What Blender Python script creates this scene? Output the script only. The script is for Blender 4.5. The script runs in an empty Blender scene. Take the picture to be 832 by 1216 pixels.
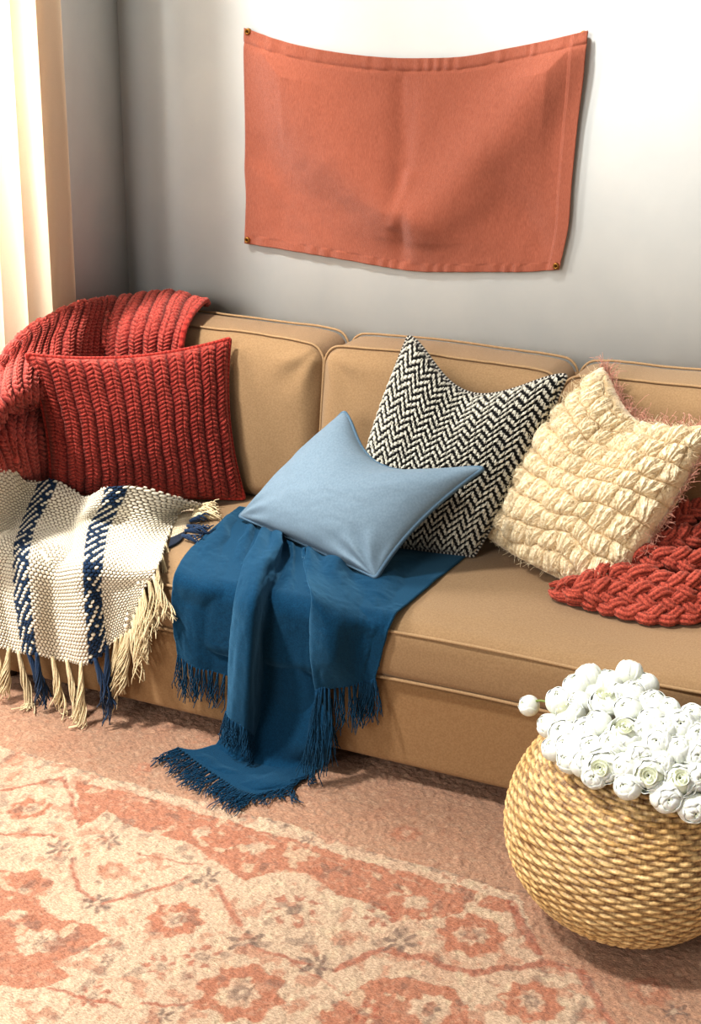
import bpy, math
import numpy as np
from mathutils import Matrix

rng = np.random.default_rng(7)
D = bpy.data
COL = bpy.context.scene.collection

# ------------------------------------------------------------------ camera model (used to survey points of the room)
W, H = 832, 1216
FPX, PITCH, YAW, ROLL = 1700.0, 0.35966, -0.41651, 0.01386
CAM = np.array([2.4949, -3.86187, 1.87185])
_cp, _sp, _cy, _sy = math.cos(PITCH), math.sin(PITCH), math.cos(YAW), math.sin(YAW)
FWD = np.array([_sy*_cp, _cy*_cp, -_sp]); _R = np.array([_cy, -_sy, 0.0]); _U = np.cross(_R, FWD)
RIGHT = _R*math.cos(ROLL) + _U*math.sin(ROLL); UP = -_R*math.sin(ROLL) + _U*math.cos(ROLL)

def ray(px, py):
    return FWD + RIGHT*(px-W/2)/FPX - UP*(py-H/2)/FPX
def on(px, py, axis, val):
    d = ray(px, py); a = 'XYZ'.index(axis)
    return CAM + d*(val-CAM[a])/d[a]
FRONT = -1.02           # front face of the sofa
SEAT = 0.447            # top of the seat cushion
def S(px, py, h=0.0): return on(px, py, 'Z', SEAT+h)
def F(px, py, d=0.0): return on(px, py, 'Y', FRONT-d)
def YY(px, py, y): return on(px, py, 'Y', y)
def XX(px, py, x): return on(px, py, 'X', x)
def FL(px, py, h=0.0): return on(px, py, 'Z', h)

# ------------------------------------------------------------------ helpers
def lin(c):
    c = np.asarray(c, float)/255.0
    return np.where(c <= 0.04045, c/12.92, ((c+0.055)/1.055)**2.4)

def empty(name, loc, label, cat, group=None):
    o = D.objects.new(name, None); COL.objects.link(o)
    o.empty_display_size = 0.05
    o.location = loc
    return tag(o, label, cat, group)
def tag(o, label, cat, group=None):
    o['label'] = label; o['category'] = cat
    if group: o['group'] = group
    return o
def struct(o):
    o['kind'] = 'structure'; return o

def mesh(name, V, Fq, mat, parent=None, col=None, uv=None, tri=None, smooth=True):
    V = np.ascontiguousarray(V, dtype=np.float32).reshape(-1, 3)
    me = D.meshes.new(name)
    loops = [np.asarray(Fq, np.int32).reshape(-1)]; n4 = 0 if Fq is None or len(Fq) == 0 else len(Fq)
    if n4 == 0: loops = []
    n3 = 0
    if tri is not None and len(tri):
        loops.append(np.asarray(tri, np.int32).reshape(-1)); n3 = len(tri)
    L = np.concatenate(loops)
    me.vertices.add(len(V)); me.vertices.foreach_set('co', V.reshape(-1))
    me.loops.add(len(L)); me.loops.foreach_set('vertex_index', L)
    me.polygons.add(n4+n3)
    st = np.concatenate([np.arange(n4)*4, n4*4+np.arange(n3)*3]).astype(np.int32)
    me.polygons.foreach_set('loop_start', st)
    if smooth: me.polygons.foreach_set('use_smooth', np.ones(n4+n3, bool))
    if uv is not None:
        ul = me.uv_layers.new(name='UVMap')
        ul.data.foreach_set('uv', np.asarray(uv, np.float32).reshape(-1, 2)[L].reshape(-1))
    if col is not None:
        c = np.ones((len(V), 4), np.float32); c[:, :3] = np.asarray(col, np.float32).reshape(-1, 3)
        a = me.color_attributes.new('Col', 'FLOAT_COLOR', 'POINT')
        a.data.foreach_set('color', c.reshape(-1))
    me.update(calc_edges=True); me.validate()
    me.materials.append(mat)
    o = D.objects.new(name, me); COL.objects.link(o)
    if parent is not None:
        o.parent = parent
        o.matrix_parent_inverse = parent_inv(parent)
    return o
def parent_inv(p):
    # every mesh keeps world coordinates, so only an Empty needs undoing
    return Matrix.Translation(p.location).inverted() if p.type == 'EMPTY' else Matrix.Identity(4)

def gq(n, m, wrap=False, off=0, flip=False):
    i, j = np.meshgrid(np.arange(n if wrap else n-1), np.arange(m-1), indexing='ij')
    i2 = (i+1) % n
    q = np.stack([i*m+j, i2*m+j, i2*m+j+1, i*m+j+1], -1).reshape(-1, 4)+off
    return q[:, ::-1] if flip else q
def uvgrid(n, m):
    return np.stack(np.meshgrid(np.linspace(0, 1, n), np.linspace(0, 1, m), indexing='ij'), -1)
def grid(name, P, mat, parent=None, col=None, wrap=False, flip=False):
    n, m = P.shape[:2]
    return mesh(name, P, gq(n, m, wrap, flip=flip), mat, parent, col, uvgrid(n, m))
def unit(a): return a/np.maximum(np.linalg.norm(a, axis=-1, keepdims=True), 1e-9)
def normals(P):
    return unit(np.cross(np.gradient(P, axis=0), np.gradient(P, axis=1)))

def vnoise(x, y, seed=0):
    """smooth value noise in [-1,1]"""
    r = np.random.default_rng(seed); T = r.uniform(-1, 1, (256, 256))
    xi = np.floor(x).astype(int); yi = np.floor(y).astype(int); fx = x-xi; fy = y-yi
    fx = fx*fx*(3-2*fx); fy = fy*fy*(3-2*fy)
    g = lambda a, b: T[a & 255, b & 255]
    return (g(xi, yi)*(1-fx)+g(xi+1, yi)*fx)*(1-fy)+(g(xi, yi+1)*(1-fx)+g(xi+1, yi+1)*fx)*fy
def fbm(x, y, seed=0, o=3):
    s = 0; a = 1; t = 0
    for k in range(o):
        s = s+a*vnoise(x*2**k, y*2**k, seed+k); t += a; a *= .5
    return s/t

def cr1(C, n, axis):
    """Catmull-Rom resample along an axis"""
    C = np.moveaxis(np.asarray(C, float), axis, 0); k = len(C)
    t = np.linspace(0, k-1, n); i = np.minimum(t.astype(int), k-2); f = (t-i)
    f = f.reshape((-1,)+(1,)*(C.ndim-1))
    E = np.concatenate([2*C[:1]-C[1:2], C, 2*C[-1:]-C[-2:-1]])
    p0, p1, p2, p3 = E[i], E[i+1], E[i+2], E[i+3]
    r = .5*((2*p1)+(-p0+p2)*f+(2*p0-5*p1+4*p2-p3)*f*f+(-p0+3*p1-3*p2+p3)*f**3)
    return np.moveaxis(r, 0, axis)
def net(C, nu, nv):
    return cr1(cr1(np.array(C), nu, 0), nv, 1)
def arclen(P):
    """approximate metric u,v coordinates of a grid"""
    du = np.linalg.norm(np.diff(P, axis=0), axis=-1).mean(1); dv = np.linalg.norm(np.diff(P, axis=1), axis=-1).mean(0)
    u = np.concatenate([[0], np.cumsum(du)]); v = np.concatenate([[0], np.cumsum(dv)])
    return np.meshgrid(u, v, indexing='ij')

def tube_arrays(paths, rad, sides=6, closed=False, cap=True):
    """paths [n,k,3]; rad scalar / [k] / [n,k] / [n,k,sides]"""
    P = np.asarray(paths, float)
    if P.ndim == 2: P = P[None]
    n, k, _ = P.shape
    if closed: T = np.roll(P, -1, 1)-np.roll(P, 1, 1)
    else: T = np.gradient(P, axis=1)
    T = unit(T)
    mt = unit(T.mean(1)+1e-6)
    ref = np.where(np.abs(mt[:, 2:3]) > .8, np.array([[1., 0, 0]]), np.array([[0, 0, 1.]]))[:, None, :]
    A = np.cross(T, np.broadcast_to(ref, T.shape)); bad = np.linalg.norm(A, axis=-1) < .05
    A[bad] = np.cross(T[bad], np.array([.3, .9, .2]))
    A = unit(A)
    # transport the frame
    N = np.empty_like(A); N[:, 0] = A[:, 0]
    for i in range(1, k):
        v = N[:, i-1]-T[:, i]*np.sum(N[:, i-1]*T[:, i], -1, keepdims=True); N[:, i] = unit(v)
    B = np.cross(T, N)
    th = np.linspace(0, 2*math.pi, sides, endpoint=False)
    r = np.asarray(rad, float)
    if r.ndim == 0: r = np.full((n, k, sides), float(r))
    elif r.ndim == 1: r = np.broadcast_to(r[None, :, None], (n, k, sides))
    elif r.ndim == 2: r = np.broadcast_to(r[:, :, None], (n, k, sides))
    V = P[:, :, None, :]+r[..., None]*(np.cos(th)[None, None, :, None]*N[:, :, None, :]+np.sin(th)[None, None, :, None]*B[:, :, None, :])
    kk = k if closed else k-1
    i, j, s = np.meshgrid(np.arange(n), np.arange(kk), np.arange(sides), indexing='ij')
    j2 = (j+1) % k; s2 = (s+1) % sides
    idx = lambda a, b, c: (a*k+b)*sides+c
    Q = np.stack([idx(i, j, s), idx(i, j, s2), idx(i, j2, s2), idx(i, j2, s)], -1).reshape(-1, 4)
    V = V.reshape(-1, 3); tri = None
    if cap and not closed:
        c0 = len(V)+np.arange(n)*2; V = np.concatenate([V, np.stack([P[:, 0], P[:, -1]], 1).reshape(-1, 3)])
        ii, ss = np.meshgrid(np.arange(n), np.arange(sides), indexing='ij'); s2 = (ss+1) % sides
        t1 = np.stack([idx(ii, 0, s2), idx(ii, 0, ss), c0[ii]], -1).reshape(-1, 3)
        t2 = np.stack([idx(ii, k-1, ss), idx(ii, k-1, s2), c0[ii]+1], -1).reshape(-1, 3)
        tri = np.concatenate([t1, t2])
    return V, Q, tri
def tubes(name, paths, rad, mat, parent=None, sides=6, closed=False, col=None):
    V, Q, tri = tube_arrays(paths, rad, sides, closed)
    c = None if col is None else np.broadcast_to(np.asarray(col), (len(V), 3))
    return mesh(name, V, Q, mat, parent, c, np.zeros((len(V), 2)), tri)

def cube_surface(n):
    """subdivided cube [-1,1]^3 as quads with welded vertices"""
    key = {}; V = []; Q = []
    def vid(p):
        k = tuple(p)
        if k not in key: key[k] = len(V); V.append(k)
        return key[k]
    for ax in range(3):
        for sg in (0, n):
            for i in range(n):
                for j in range(n):
                    q = []
                    for a, b in ((i, j), (i+1, j), (i+1, j+1), (i, j+1)):
                        p = [0, 0, 0]; p[ax] = sg; p[(ax+1) % 3] = a; p[(ax+2) % 3] = b; q.append(vid(p))
                    Q.append(q if sg else q[::-1])
    return np.array(V, float)/n*2-1, np.array(Q)
_cs = {}
def rbox_arrays(lo, hi, r, bulge=(0, 0, 0), n=24):
    if n not in _cs: _cs[n] = cube_surface(n)
    p, Q = _cs[n]; p = p.copy()
    p = np.sign(p)*(1-(1-np.abs(p))**1.6)              # crowd samples at the edges
    lo = np.array(lo, float); hi = np.array(hi, float); c = (lo+hi)/2; h = (hi-lo)/2
    q = p*h; inner = np.clip(q, -(h-r), h-r); d = q-inner
    ln = np.linalg.norm(d, axis=1, keepdims=True)
    q = np.where(ln > 1e-9, inner+d/np.maximum(ln, 1e-9)*r, q)
    s = q/h
    for a in range(3):
        o1, o2 = (a+1) % 3, (a+2) % 3
        w = np.maximum(0, 1-np.abs(s[:, o1])**2.4)*np.maximum(0, 1-np.abs(s[:, o2])**2.4)
        q[:, a] += np.clip(s[:, a], -1, 1)*bulge[a]*w
    return q+c, Q
def rbox(name, lo, hi, r, mat, parent=None, bulge=(0, 0, 0), n=24, fn=None):
    V, Q = rbox_arrays(lo, hi, r, bulge, n)
    if fn is not None: V = fn(V)
    return mesh(name, V, Q, mat, parent, None, V[:, :2])
def sheet_solid(o, t, off=-1):
    m = o.modifiers.new('thick', 'SOLIDIFY'); m.thickness = t; m.offset = off
    return o

# ------------------------------------------------------------------ materials
def base_mat(name, rough=.85, spec=.25, sheen=0.0, sheen_tint=None):
    m = D.materials.new(name); m.use_nodes = True
    nt = m.node_tree; b = nt.nodes['Principled BSDF']
    b.inputs['Roughness'].default_value = rough
    b.inputs['Specular IOR Level'].default_value = spec
    if sheen:
        b.inputs['Sheen Weight'].default_value = sheen
        b.inputs['Sheen Roughness'].default_value = .5
        if sheen_tint is not None: b.inputs['Sheen Tint'].default_value = (*sheen_tint, 1)
    return m, nt, b
def node(nt, t, **kw):
    n = nt.nodes.new(t)
    for k, v in kw.items(): setattr(n, k, v)
    return n
def mat_plain(name, rgb, rgb2=None, scale=30, rough=.85, spec=.25, bump=.0, bscale=400, sheen=0, detail=4, aniso=None, sheen_tint=None, attr=False, bdist=.002):
    """noise-mottled colour (or the painted Col attribute) with a fine bump"""
    m, nt, b = base_mat(name, rough, spec, sheen, sheen_tint)
    tc = node(nt, 'ShaderNodeTexCoord'); L = nt.links
    vec = tc.outputs['Object']
    if aniso is not None:
        mp = node(nt, 'ShaderNodeMapping'); mp.inputs['Scale'].default_value = aniso
        L.new(vec, mp.inputs['Vector']); vec = mp.outputs['Vector']
    nz = node(nt, 'ShaderNodeTexNoise'); nz.inputs['Scale'].default_value = scale; nz.inputs['Detail'].default_value = detail
    L.new(vec, nz.inputs['Vector'])
    mx = node(nt, 'ShaderNodeMix', data_type='RGBA')
    ramp = node(nt, 'ShaderNodeMapRange'); ramp.inputs[1].default_value = .35; ramp.inputs[2].default_value = .65
    L.new(nz.outputs['Fac'], ramp.inputs[0]); L.new(ramp.outputs[0], mx.inputs['Factor'])
    if attr:
        at = node(nt, 'ShaderNodeAttribute', attribute_name='Col')
        lo = node(nt, 'ShaderNodeMix', data_type='RGBA', blend_type='MULTIPLY'); lo.inputs['Factor'].default_value = 1
        L.new(at.outputs['Color'], lo.inputs['A']); lo.inputs['B'].default_value = (*rgb, 1)
        hi = node(nt, 'ShaderNodeMix', data_type='RGBA', blend_type='MULTIPLY'); hi.inputs['Factor'].default_value = 1
        L.new(at.outputs['Color'], hi.inputs['A']); hi.inputs['B'].default_value = (*(rgb2 if rgb2 is not None else rgb), 1)
        L.new(lo.outputs['Result'], mx.inputs['A']); L.new(hi.outputs['Result'], mx.inputs['B'])
    else:
        mx.inputs['A'].default_value = (*rgb, 1); mx.inputs['B'].default_value = (*(rgb2 if rgb2 is not None else rgb), 1)
    L.new(mx.outputs['Result'], b.inputs['Base Color'])
    if bump:
        n2 = node(nt, 'ShaderNodeTexNoise'); n2.inputs['Scale'].default_value = bscale; n2.inputs['Detail'].default_value = 3
        L.new(vec, n2.inputs['Vector'])
        bp = node(nt, 'ShaderNodeBump'); bp.inputs['Strength'].default_value = bump; bp.inputs['Distance'].default_value = bdist
        L.new(n2.outputs['Fac'], bp.inputs['Height']); L.new(bp.outputs['Normal'], b.inputs['Normal'])
    return m

M = {}
M['wall'] = mat_plain('wall_paint', lin((217, 220, 218)), lin((211, 215, 214)), 6, .9, .15, .08, 260)
M['floor'] = mat_plain('floor_wood', lin((120, 84, 58)), lin((96, 66, 44)), 3, .6, .3, .1, 60, aniso=(1, 12, 1))
M['sofa'] = mat_plain('sofa_cotton', lin((152, 125, 93)), lin((141, 114, 83)), 220, .9, .2, .35, 900, .15)
M['sofa_base'] = mat_plain('sofa_cotton_base', lin((150, 119, 84)), lin((139, 108, 74)), 220, .9, .2, .35, 900, .1)
M['piping'] = mat_plain('sofa_piping', lin((168, 140, 107)), lin((154, 127, 95)), 300, .85, .2, .2, 900)
M['wood'] = mat_plain('dark_wood', lin((58, 38, 26)), lin((42, 27, 18)), 20, .5, .4, .1, 80, aniso=(1, 1, 8))
M['red'] = mat_plain('red_wool', (.55, .55, .55), (1.0, .98, .96), 260, .9, .15, .5, 700, .35, sheen_tint=(1, .6, .5), attr=True)
M['rust'] = mat_plain('rust_wool', (.55, .55, .55), (1.05, 1.0, .98), 260, .9, .15, .6, 600, .25, sheen_tint=(1, .6, .5), attr=True)
M['cream'] = mat_plain('cream_wool', (.78, .76, .72), (1.0, 1.0, .99), 160, .9, .15, .5, 500, .3, attr=True)
M['white'] = mat_plain('white_yarn', (.80, .79, .76), (.98, .98, .98), 220, .9, .15, .4, 700, .15, attr=True)
M['chev'] = mat_plain('chevron_wool', (.75, .75, .75), (1.2, 1.2, 1.2), 420, .9, .15, .5, 900, .1, attr=True)
M['teal'] = mat_plain('teal_felt', lin((14, 58, 84)), lin((8, 45, 69)), 260, .95, .1, .35, 700, .35, sheen_tint=(.25, .6, .9))
M['teal_yarn'] = mat_plain('teal_yarn', lin((17, 62, 90)), lin((8, 44, 68)), 200, .9, .15, .3, 900, .2, sheen_tint=(.25, .6, .9))
M['blue'] = mat_plain('pale_blue_cotton', lin((114, 132, 145)), lin((106, 124, 137)), 180, .85, .25, .25, 900, .12, sheen_tint=(.8, .9, 1))
M['blue_pipe'] = mat_plain('pale_blue_piping', lin((94, 117, 134)), lin((84, 106, 124)), 300, .85, .2, .2, 900)
M['banner'] = mat_plain('terracotta_linen', lin((182, 110, 86)), lin((162, 92, 70)), 150, .85, .2, .9, 420, .2, aniso=(6, 1, .6))
M['brass'] = None
M['rug'] = mat_plain('rug_wool', (.46, .44, .42), (.74, .73, .72), 190, .95, .1, .8, 280, .1, attr=True, bdist=.005, aniso=(.75, 1.7, 1))
M['basket'] = mat_plain('straw', (.60, .57, .50), (1.05, 1.02, .96), 90, .42, .5, .35, 300, 0, aniso=(1, 1, 5), attr=True)
M['straw_in'] = mat_plain('straw_dark', lin((96, 66, 32)), lin((70, 46, 22)), 60, .8, .2, .3, 200)
def petal_mat():
    m, nt, b = base_mat('petal_white', .6, .3, .1)
    L = nt.links
    at = node(nt, 'ShaderNodeAttribute', attribute_name='Col')
    L.new(at.outputs['Color'], b.inputs['Base Color'])
    b.inputs['Subsurface Weight'].default_value = .35
    b.inputs['Subsurface Radius'].default_value = (.01, .01, .006)
    nz = node(nt, 'ShaderNodeTexNoise'); nz.inputs['Scale'].default_value = 160
    tc = node(nt, 'ShaderNodeTexCoord'); L.new(tc.outputs['Object'], nz.inputs['Vector'])
    bp = node(nt, 'ShaderNodeBump'); bp.inputs['Strength'].default_value = .25; bp.inputs['Distance'].default_value = .003
    L.new(nz.outputs['Fac'], bp.inputs['Height']); L.new(bp.outputs['Normal'], b.inputs['Normal'])
    return m
M['petal'] = petal_mat()
M['stem'] = mat_plain('green_stem', lin((120, 132, 70)), lin((90, 108, 50)), 60, .6, .3)
def metal(name, rgb, rough):
    m, nt, b = base_mat(name, rough, .5)
    b.inputs['Metallic'].default_value = 1
    nz = node(nt, 'ShaderNodeTexNoise'); nz.inputs['Scale'].default_value = 90
    cr = node(nt, 'ShaderNodeMix', data_type='RGBA'); cr.inputs['A'].default_value = (*rgb, 1); cr.inputs['B'].default_value = (*[c*.6 for c in rgb], 1)
    nt.links.new(nz.outputs['Fac'], cr.inputs['Factor']); nt.links.new(cr.outputs['Result'], b.inputs['Base Color'])
    return m
M['brass'] = metal('aged_brass', lin((176, 130, 66)), .4)
M['brass_dark'] = metal('dark_brass', lin((96, 64, 34)), .45)
def curtain_mat(name, rgb, trans):
    m, nt, b = base_mat(name, .9, .1)
    tc = node(nt, 'ShaderNodeTexCoord'); nz = node(nt, 'ShaderNodeTexNoise'); nz.inputs['Scale'].default_value = 300
    nt.links.new(tc.outputs['Object'], nz.inputs['Vector'])
    mx = node(nt, 'ShaderNodeMix', data_type='RGBA'); mx.inputs['A'].default_value = (*rgb, 1); mx.inputs['B'].default_value = (*[c*.93 for c in rgb], 1)
    nt.links.new(nz.outputs['Fac'], mx.inputs['Factor']); nt.links.new(mx.outputs['Result'], b.inputs['Base Color'])
    tr = node(nt, 'ShaderNodeBsdfTranslucent'); nt.links.new(mx.outputs['Result'], tr.inputs['Color'])
    ms = node(nt, 'ShaderNodeMixShader'); ms.inputs[0].default_value = trans
    nt.links.new(b.outputs[0], ms.inputs[1]); nt.links.new(tr.outputs[0], ms.inputs[2])
    nt.links.new(ms.outputs[0], nt.nodes['Material Output'].inputs['Surface'])
    return m
M['curtain'] = curtain_mat('curtain_linen', lin((240, 228, 214)), .76)
M['frame'] = mat_plain('window_paint', lin((235, 235, 232)), lin((228, 228, 226)), 10, .5, .4)

# ------------------------------------------------------------------ the room
def boxes(name, bl, mat):
    V = []; Q = []
    for lo, hi in bl:
        x0, y0, z0 = lo; x1, y1, z1 = hi; o = len(V)
        V += [(x0, y0, z0), (x1, y0, z0), (x1, y1, z0), (x0, y1, z0), (x0, y0, z1), (x1, y0, z1), (x1, y1, z1), (x0, y1, z1)]
        Q += [[o+a for a in f] for f in ((0, 3, 2, 1), (4, 5, 6, 7), (0, 1, 5, 4), (1, 2, 6, 5), (2, 3, 7, 6), (3, 0, 4, 7))]
    V = np.array(V, float)
    return mesh(name, V, np.array(Q), mat, None, None, V[:, :2], smooth=False)
WIN = (-4.2, -.47, .08, 4.15)     # y0,y1,z0,z1 of the opening in the left wall
struct(boxes('floor', [((-.2, -4.5, -.1), (4.2, .15, 0))], M['floor']))
struct(boxes('wall_back', [((-.15, 0, 0), (4.2, .15, 4.2))], M['wall']))
struct(boxes('wall_left', [((-.15, WIN[1], 0), (0, 0, 4.2)), ((-.15, -4.5, 0), (0, WIN[0], 4.2)),
                           ((-.15, WIN[0], WIN[3]), (0, WIN[1], 4.2)), ((-.15, WIN[0], 0), (0, WIN[1], WIN[2]))], M['wall']))
struct(boxes('window_1', [((-.1, WIN[0], WIN[2]), (-.04, WIN[0]+.06, WIN[3])), ((-.1, WIN[1]-.06, WIN[2]), (-.04, WIN[1], WIN[3])),
                          ((-.1, WIN[0]+.06, WIN[2]), (-.04, WIN[1]-.06, WIN[2]+.06)), ((-.1, WIN[0]+.06, WIN[3]-.06), (-.04, WIN[1]-.06, WIN[3]))], M['frame']))

# curtain: hangs from the window head in soft pleats
def build_curtain():
    n, m = 260, 60
    t = np.linspace(0, 1, n)[:, None]; z = np.linspace(.03, 3.6, m)[None, :]
    spread = 1+.10*(1-z/3.1)
    y = -.385-.34*t*spread
    ph = t*2*math.pi*3.2
    amp = .020+.005*np.sin(z*1.3+t*5)
    x = .042+amp*np.sin(ph+.35*np.sin(z*1.1))+.003*np.sin(ph*2.3+z)
    y = y+.018*np.cos(ph*1.0+.5)*1.0-.004*np.sin(z*2)
    P = np.stack([np.broadcast_to(x, y.shape), y, np.broadcast_to(z, y.shape)], -1)
    c = grid('curtain', P, M['curtain'])
    sheet_solid(c, .002)
    tag(c, 'cream linen curtain hanging in soft vertical folds at the left edge', 'curtain')
build_curtain()

# ------------------------------------------------------------------ sofa
SX0, SX1 = .08, 2.36
sofa = empty('sofa', (1.2, -.6, 0), 'long tan fabric sofa with piped loose cushions against the pale wall', 'sofa')
rbox('base', (SX0, FRONT+.008, .062), (SX1, -.05, .29), .012, M['sofa_base'], sofa, n=16)
rbox('backrest', (SX0, -.19, .25), (SX1, -.035, .84), .03, M['sofa_base'], sofa, n=16)
rbox('arm', (SX0, FRONT+.06, .25), (SX0+.085, -.06, .835), .035, M['sofa'], sofa, n=16)
rbox('arm', (2.225, FRONT+.06, .25), (SX1, -.06, .845), .035, M['sofa'], sofa, n=16)
for x in (SX0+.08, SX1-.08):
    for y in (-.94, -.12):
        z0 = .011 if y < -.5 else 0
        tubes('leg', [[(x, y, z0), (x, y, .03), (x, y, .066)]], np.array([.018, .022, .025]), M['wood'], sofa, 14)
C0, C1 = .168, 2.225
def seat_fn(V):
    top = np.clip((V[:, 2]-.40)/.04, 0, 1)
    V[:, 2] += top*(.004*fbm(V[:, 0]*5, V[:, 1]*6, 3)-.010*np.clip((-.92-V[:, 1])/.1, 0, 1))
    fr = np.clip((-.97-V[:, 1])/.05, 0, 1)
    V[:, 1] += fr*.004*fbm(V[:, 0]*7, V[:, 2]*10, 8)
    return V
seat = rbox('seat_cushion', (C0, FRONT, .288), (C1, -.2, SEAT), .034, M['sofa'], sofa, (0, .012, .006), 48, seat_fn)
def loop_rect(x0, x1, y0, y1, z, r, n=14):
    pts = []
    for cx, cy, a0 in ((x1-r, y1-r, 0), (x0+r, y1-r, 90), (x0+r, y0+r, 180), (x1-r, y0+r, 270)):
        for a in np.linspace(a0, a0+90, n): pts.append((cx+r*math.cos(math.radians(a)), cy+r*math.sin(math.radians(a)), z))
    P = np.array(pts+[pts[0]]); d = np.concatenate([[0], np.cumsum(np.linalg.norm(np.diff(P, axis=0), axis=1))])
    s = np.linspace(0, d[-1], 400, endpoint=False)
    return np.stack([np.interp(s, d, P[:, k]) for k in range(3)], 1)
for z, o in ((SEAT-.022, .001), (.300, .0015)):
    L = loop_rect(C0-o, C1+o, FRONT-o, -.2+o, z, .02)
    w = 1-np.abs((L[:, 0]-(C0+C1)/2)/((C1-C0)/2))**2.4
    L[:, 1] -= np.where(L[:, 1] < -1.0, .0105*w*(1-abs((z-.3675)/.0795)**2.4), 0)
    L[:, 2] += .0025*np.sin(L[:, 0]*9)
    tubes('piping', L[None], .0042, M['piping'], seat, 8, True)
# back cushions
gaps = [C0, .852, 1.533, 2.225]
for k in range(3):
    x0, x1 = gaps[k]+.004, gaps[k+1]-.004
    def bfn(V, x0=x0, x1=x1, k=k):
        zt = np.clip((V[:, 2]-.45)/.45, 0, 1); s = (V[:, 0]-(x0+x1)/2)/((x1-x0)/2)
        V[:, 1] += .055*zt                                     # leans back
        top = np.clip((V[:, 2]-.80)/.08, 0, 1)
        V[:, 2] += top*(.004*fbm(V[:, 0]*8+k*5, V[:, 1]*5, 21)-.010*np.abs(s)**6)
        fr = np.clip((-.33-V[:, 1])/.05, 0, 1)
        # soft creases running out from the upper corners
        for sx in (-1, 1):
            cx = x0 if sx < 0 else x1
            dx = np.abs(V[:, 0]-cx); dz = .91-V[:, 2]
            r = np.hypot(dx, dz); a = np.arctan2(dz, dx+1e-6)
            V[:, 1] += fr*.005*np.sin(a*9+k)*np.exp(-((r-.09)/.07)**2)
        V[:, 1] += fr*.006*fbm(V[:, 0]*6+k*3, V[:, 2]*5, 31)
        return V
    bc = rbox('back_cushion', (x0, -.428, SEAT+.004), (x1, -.20, .905), .045, M['sofa'], sofa, (.006, .030, .012), 40, bfn)
    # piping on the front and back edges of the cushion top and sides
    for yy in (-.395, -.222):
        n = 300; pts = []
        r = .04; X0, X1, Z0, Z1 = x0-.001, x1+.001, SEAT+.006, .9075
        for cx, cz, a0 in ((X1-r, Z1-r, 0), (X0+r, Z1-r, 90), (X0+r, Z0+r, 180), (X1-r, Z0+r, 270)):
            for a in np.linspace(a0, a0+90, 12): pts.append((cx+r*math.cos(math.radians(a)), yy, cz+r*math.sin(math.radians(a))))
        P = np.array(pts+[pts[0]]); d = np.concatenate([[0], np.cumsum(np.linalg.norm(np.diff(P, axis=0), axis=1))])
        s = np.linspace(0, d[-1], n, endpoint=False); L = np.stack([np.interp(s, d, P[:, q]) for q in range(3)], 1)
        sx = (L[:, 0]-(x0+x1)/2)/((x1-x0)/2); sz = (L[:, 2]-(.45+.905)/2)/.2275
        wy = 1-np.abs((yy+.314)/.114)**2.4
        L[:, 2] += np.sign(sz)*.012*np.maximum(0, 1-np.abs(sx)**2.4)*max(wy, .0)*(np.abs(sz) > .9)
        L[:, 0] += np.sign(sx)*.006*np.maximum(0, 1-np.abs(sz)**2.4)*max(wy, 0)*(np.abs(sx) > .9)
        L = bfn(L.copy())
        L[:, 2] += .0012*(L[:, 2] > .85)
        tubes('piping', L[None], .0036, M['piping'], bc, 8, True)

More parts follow.
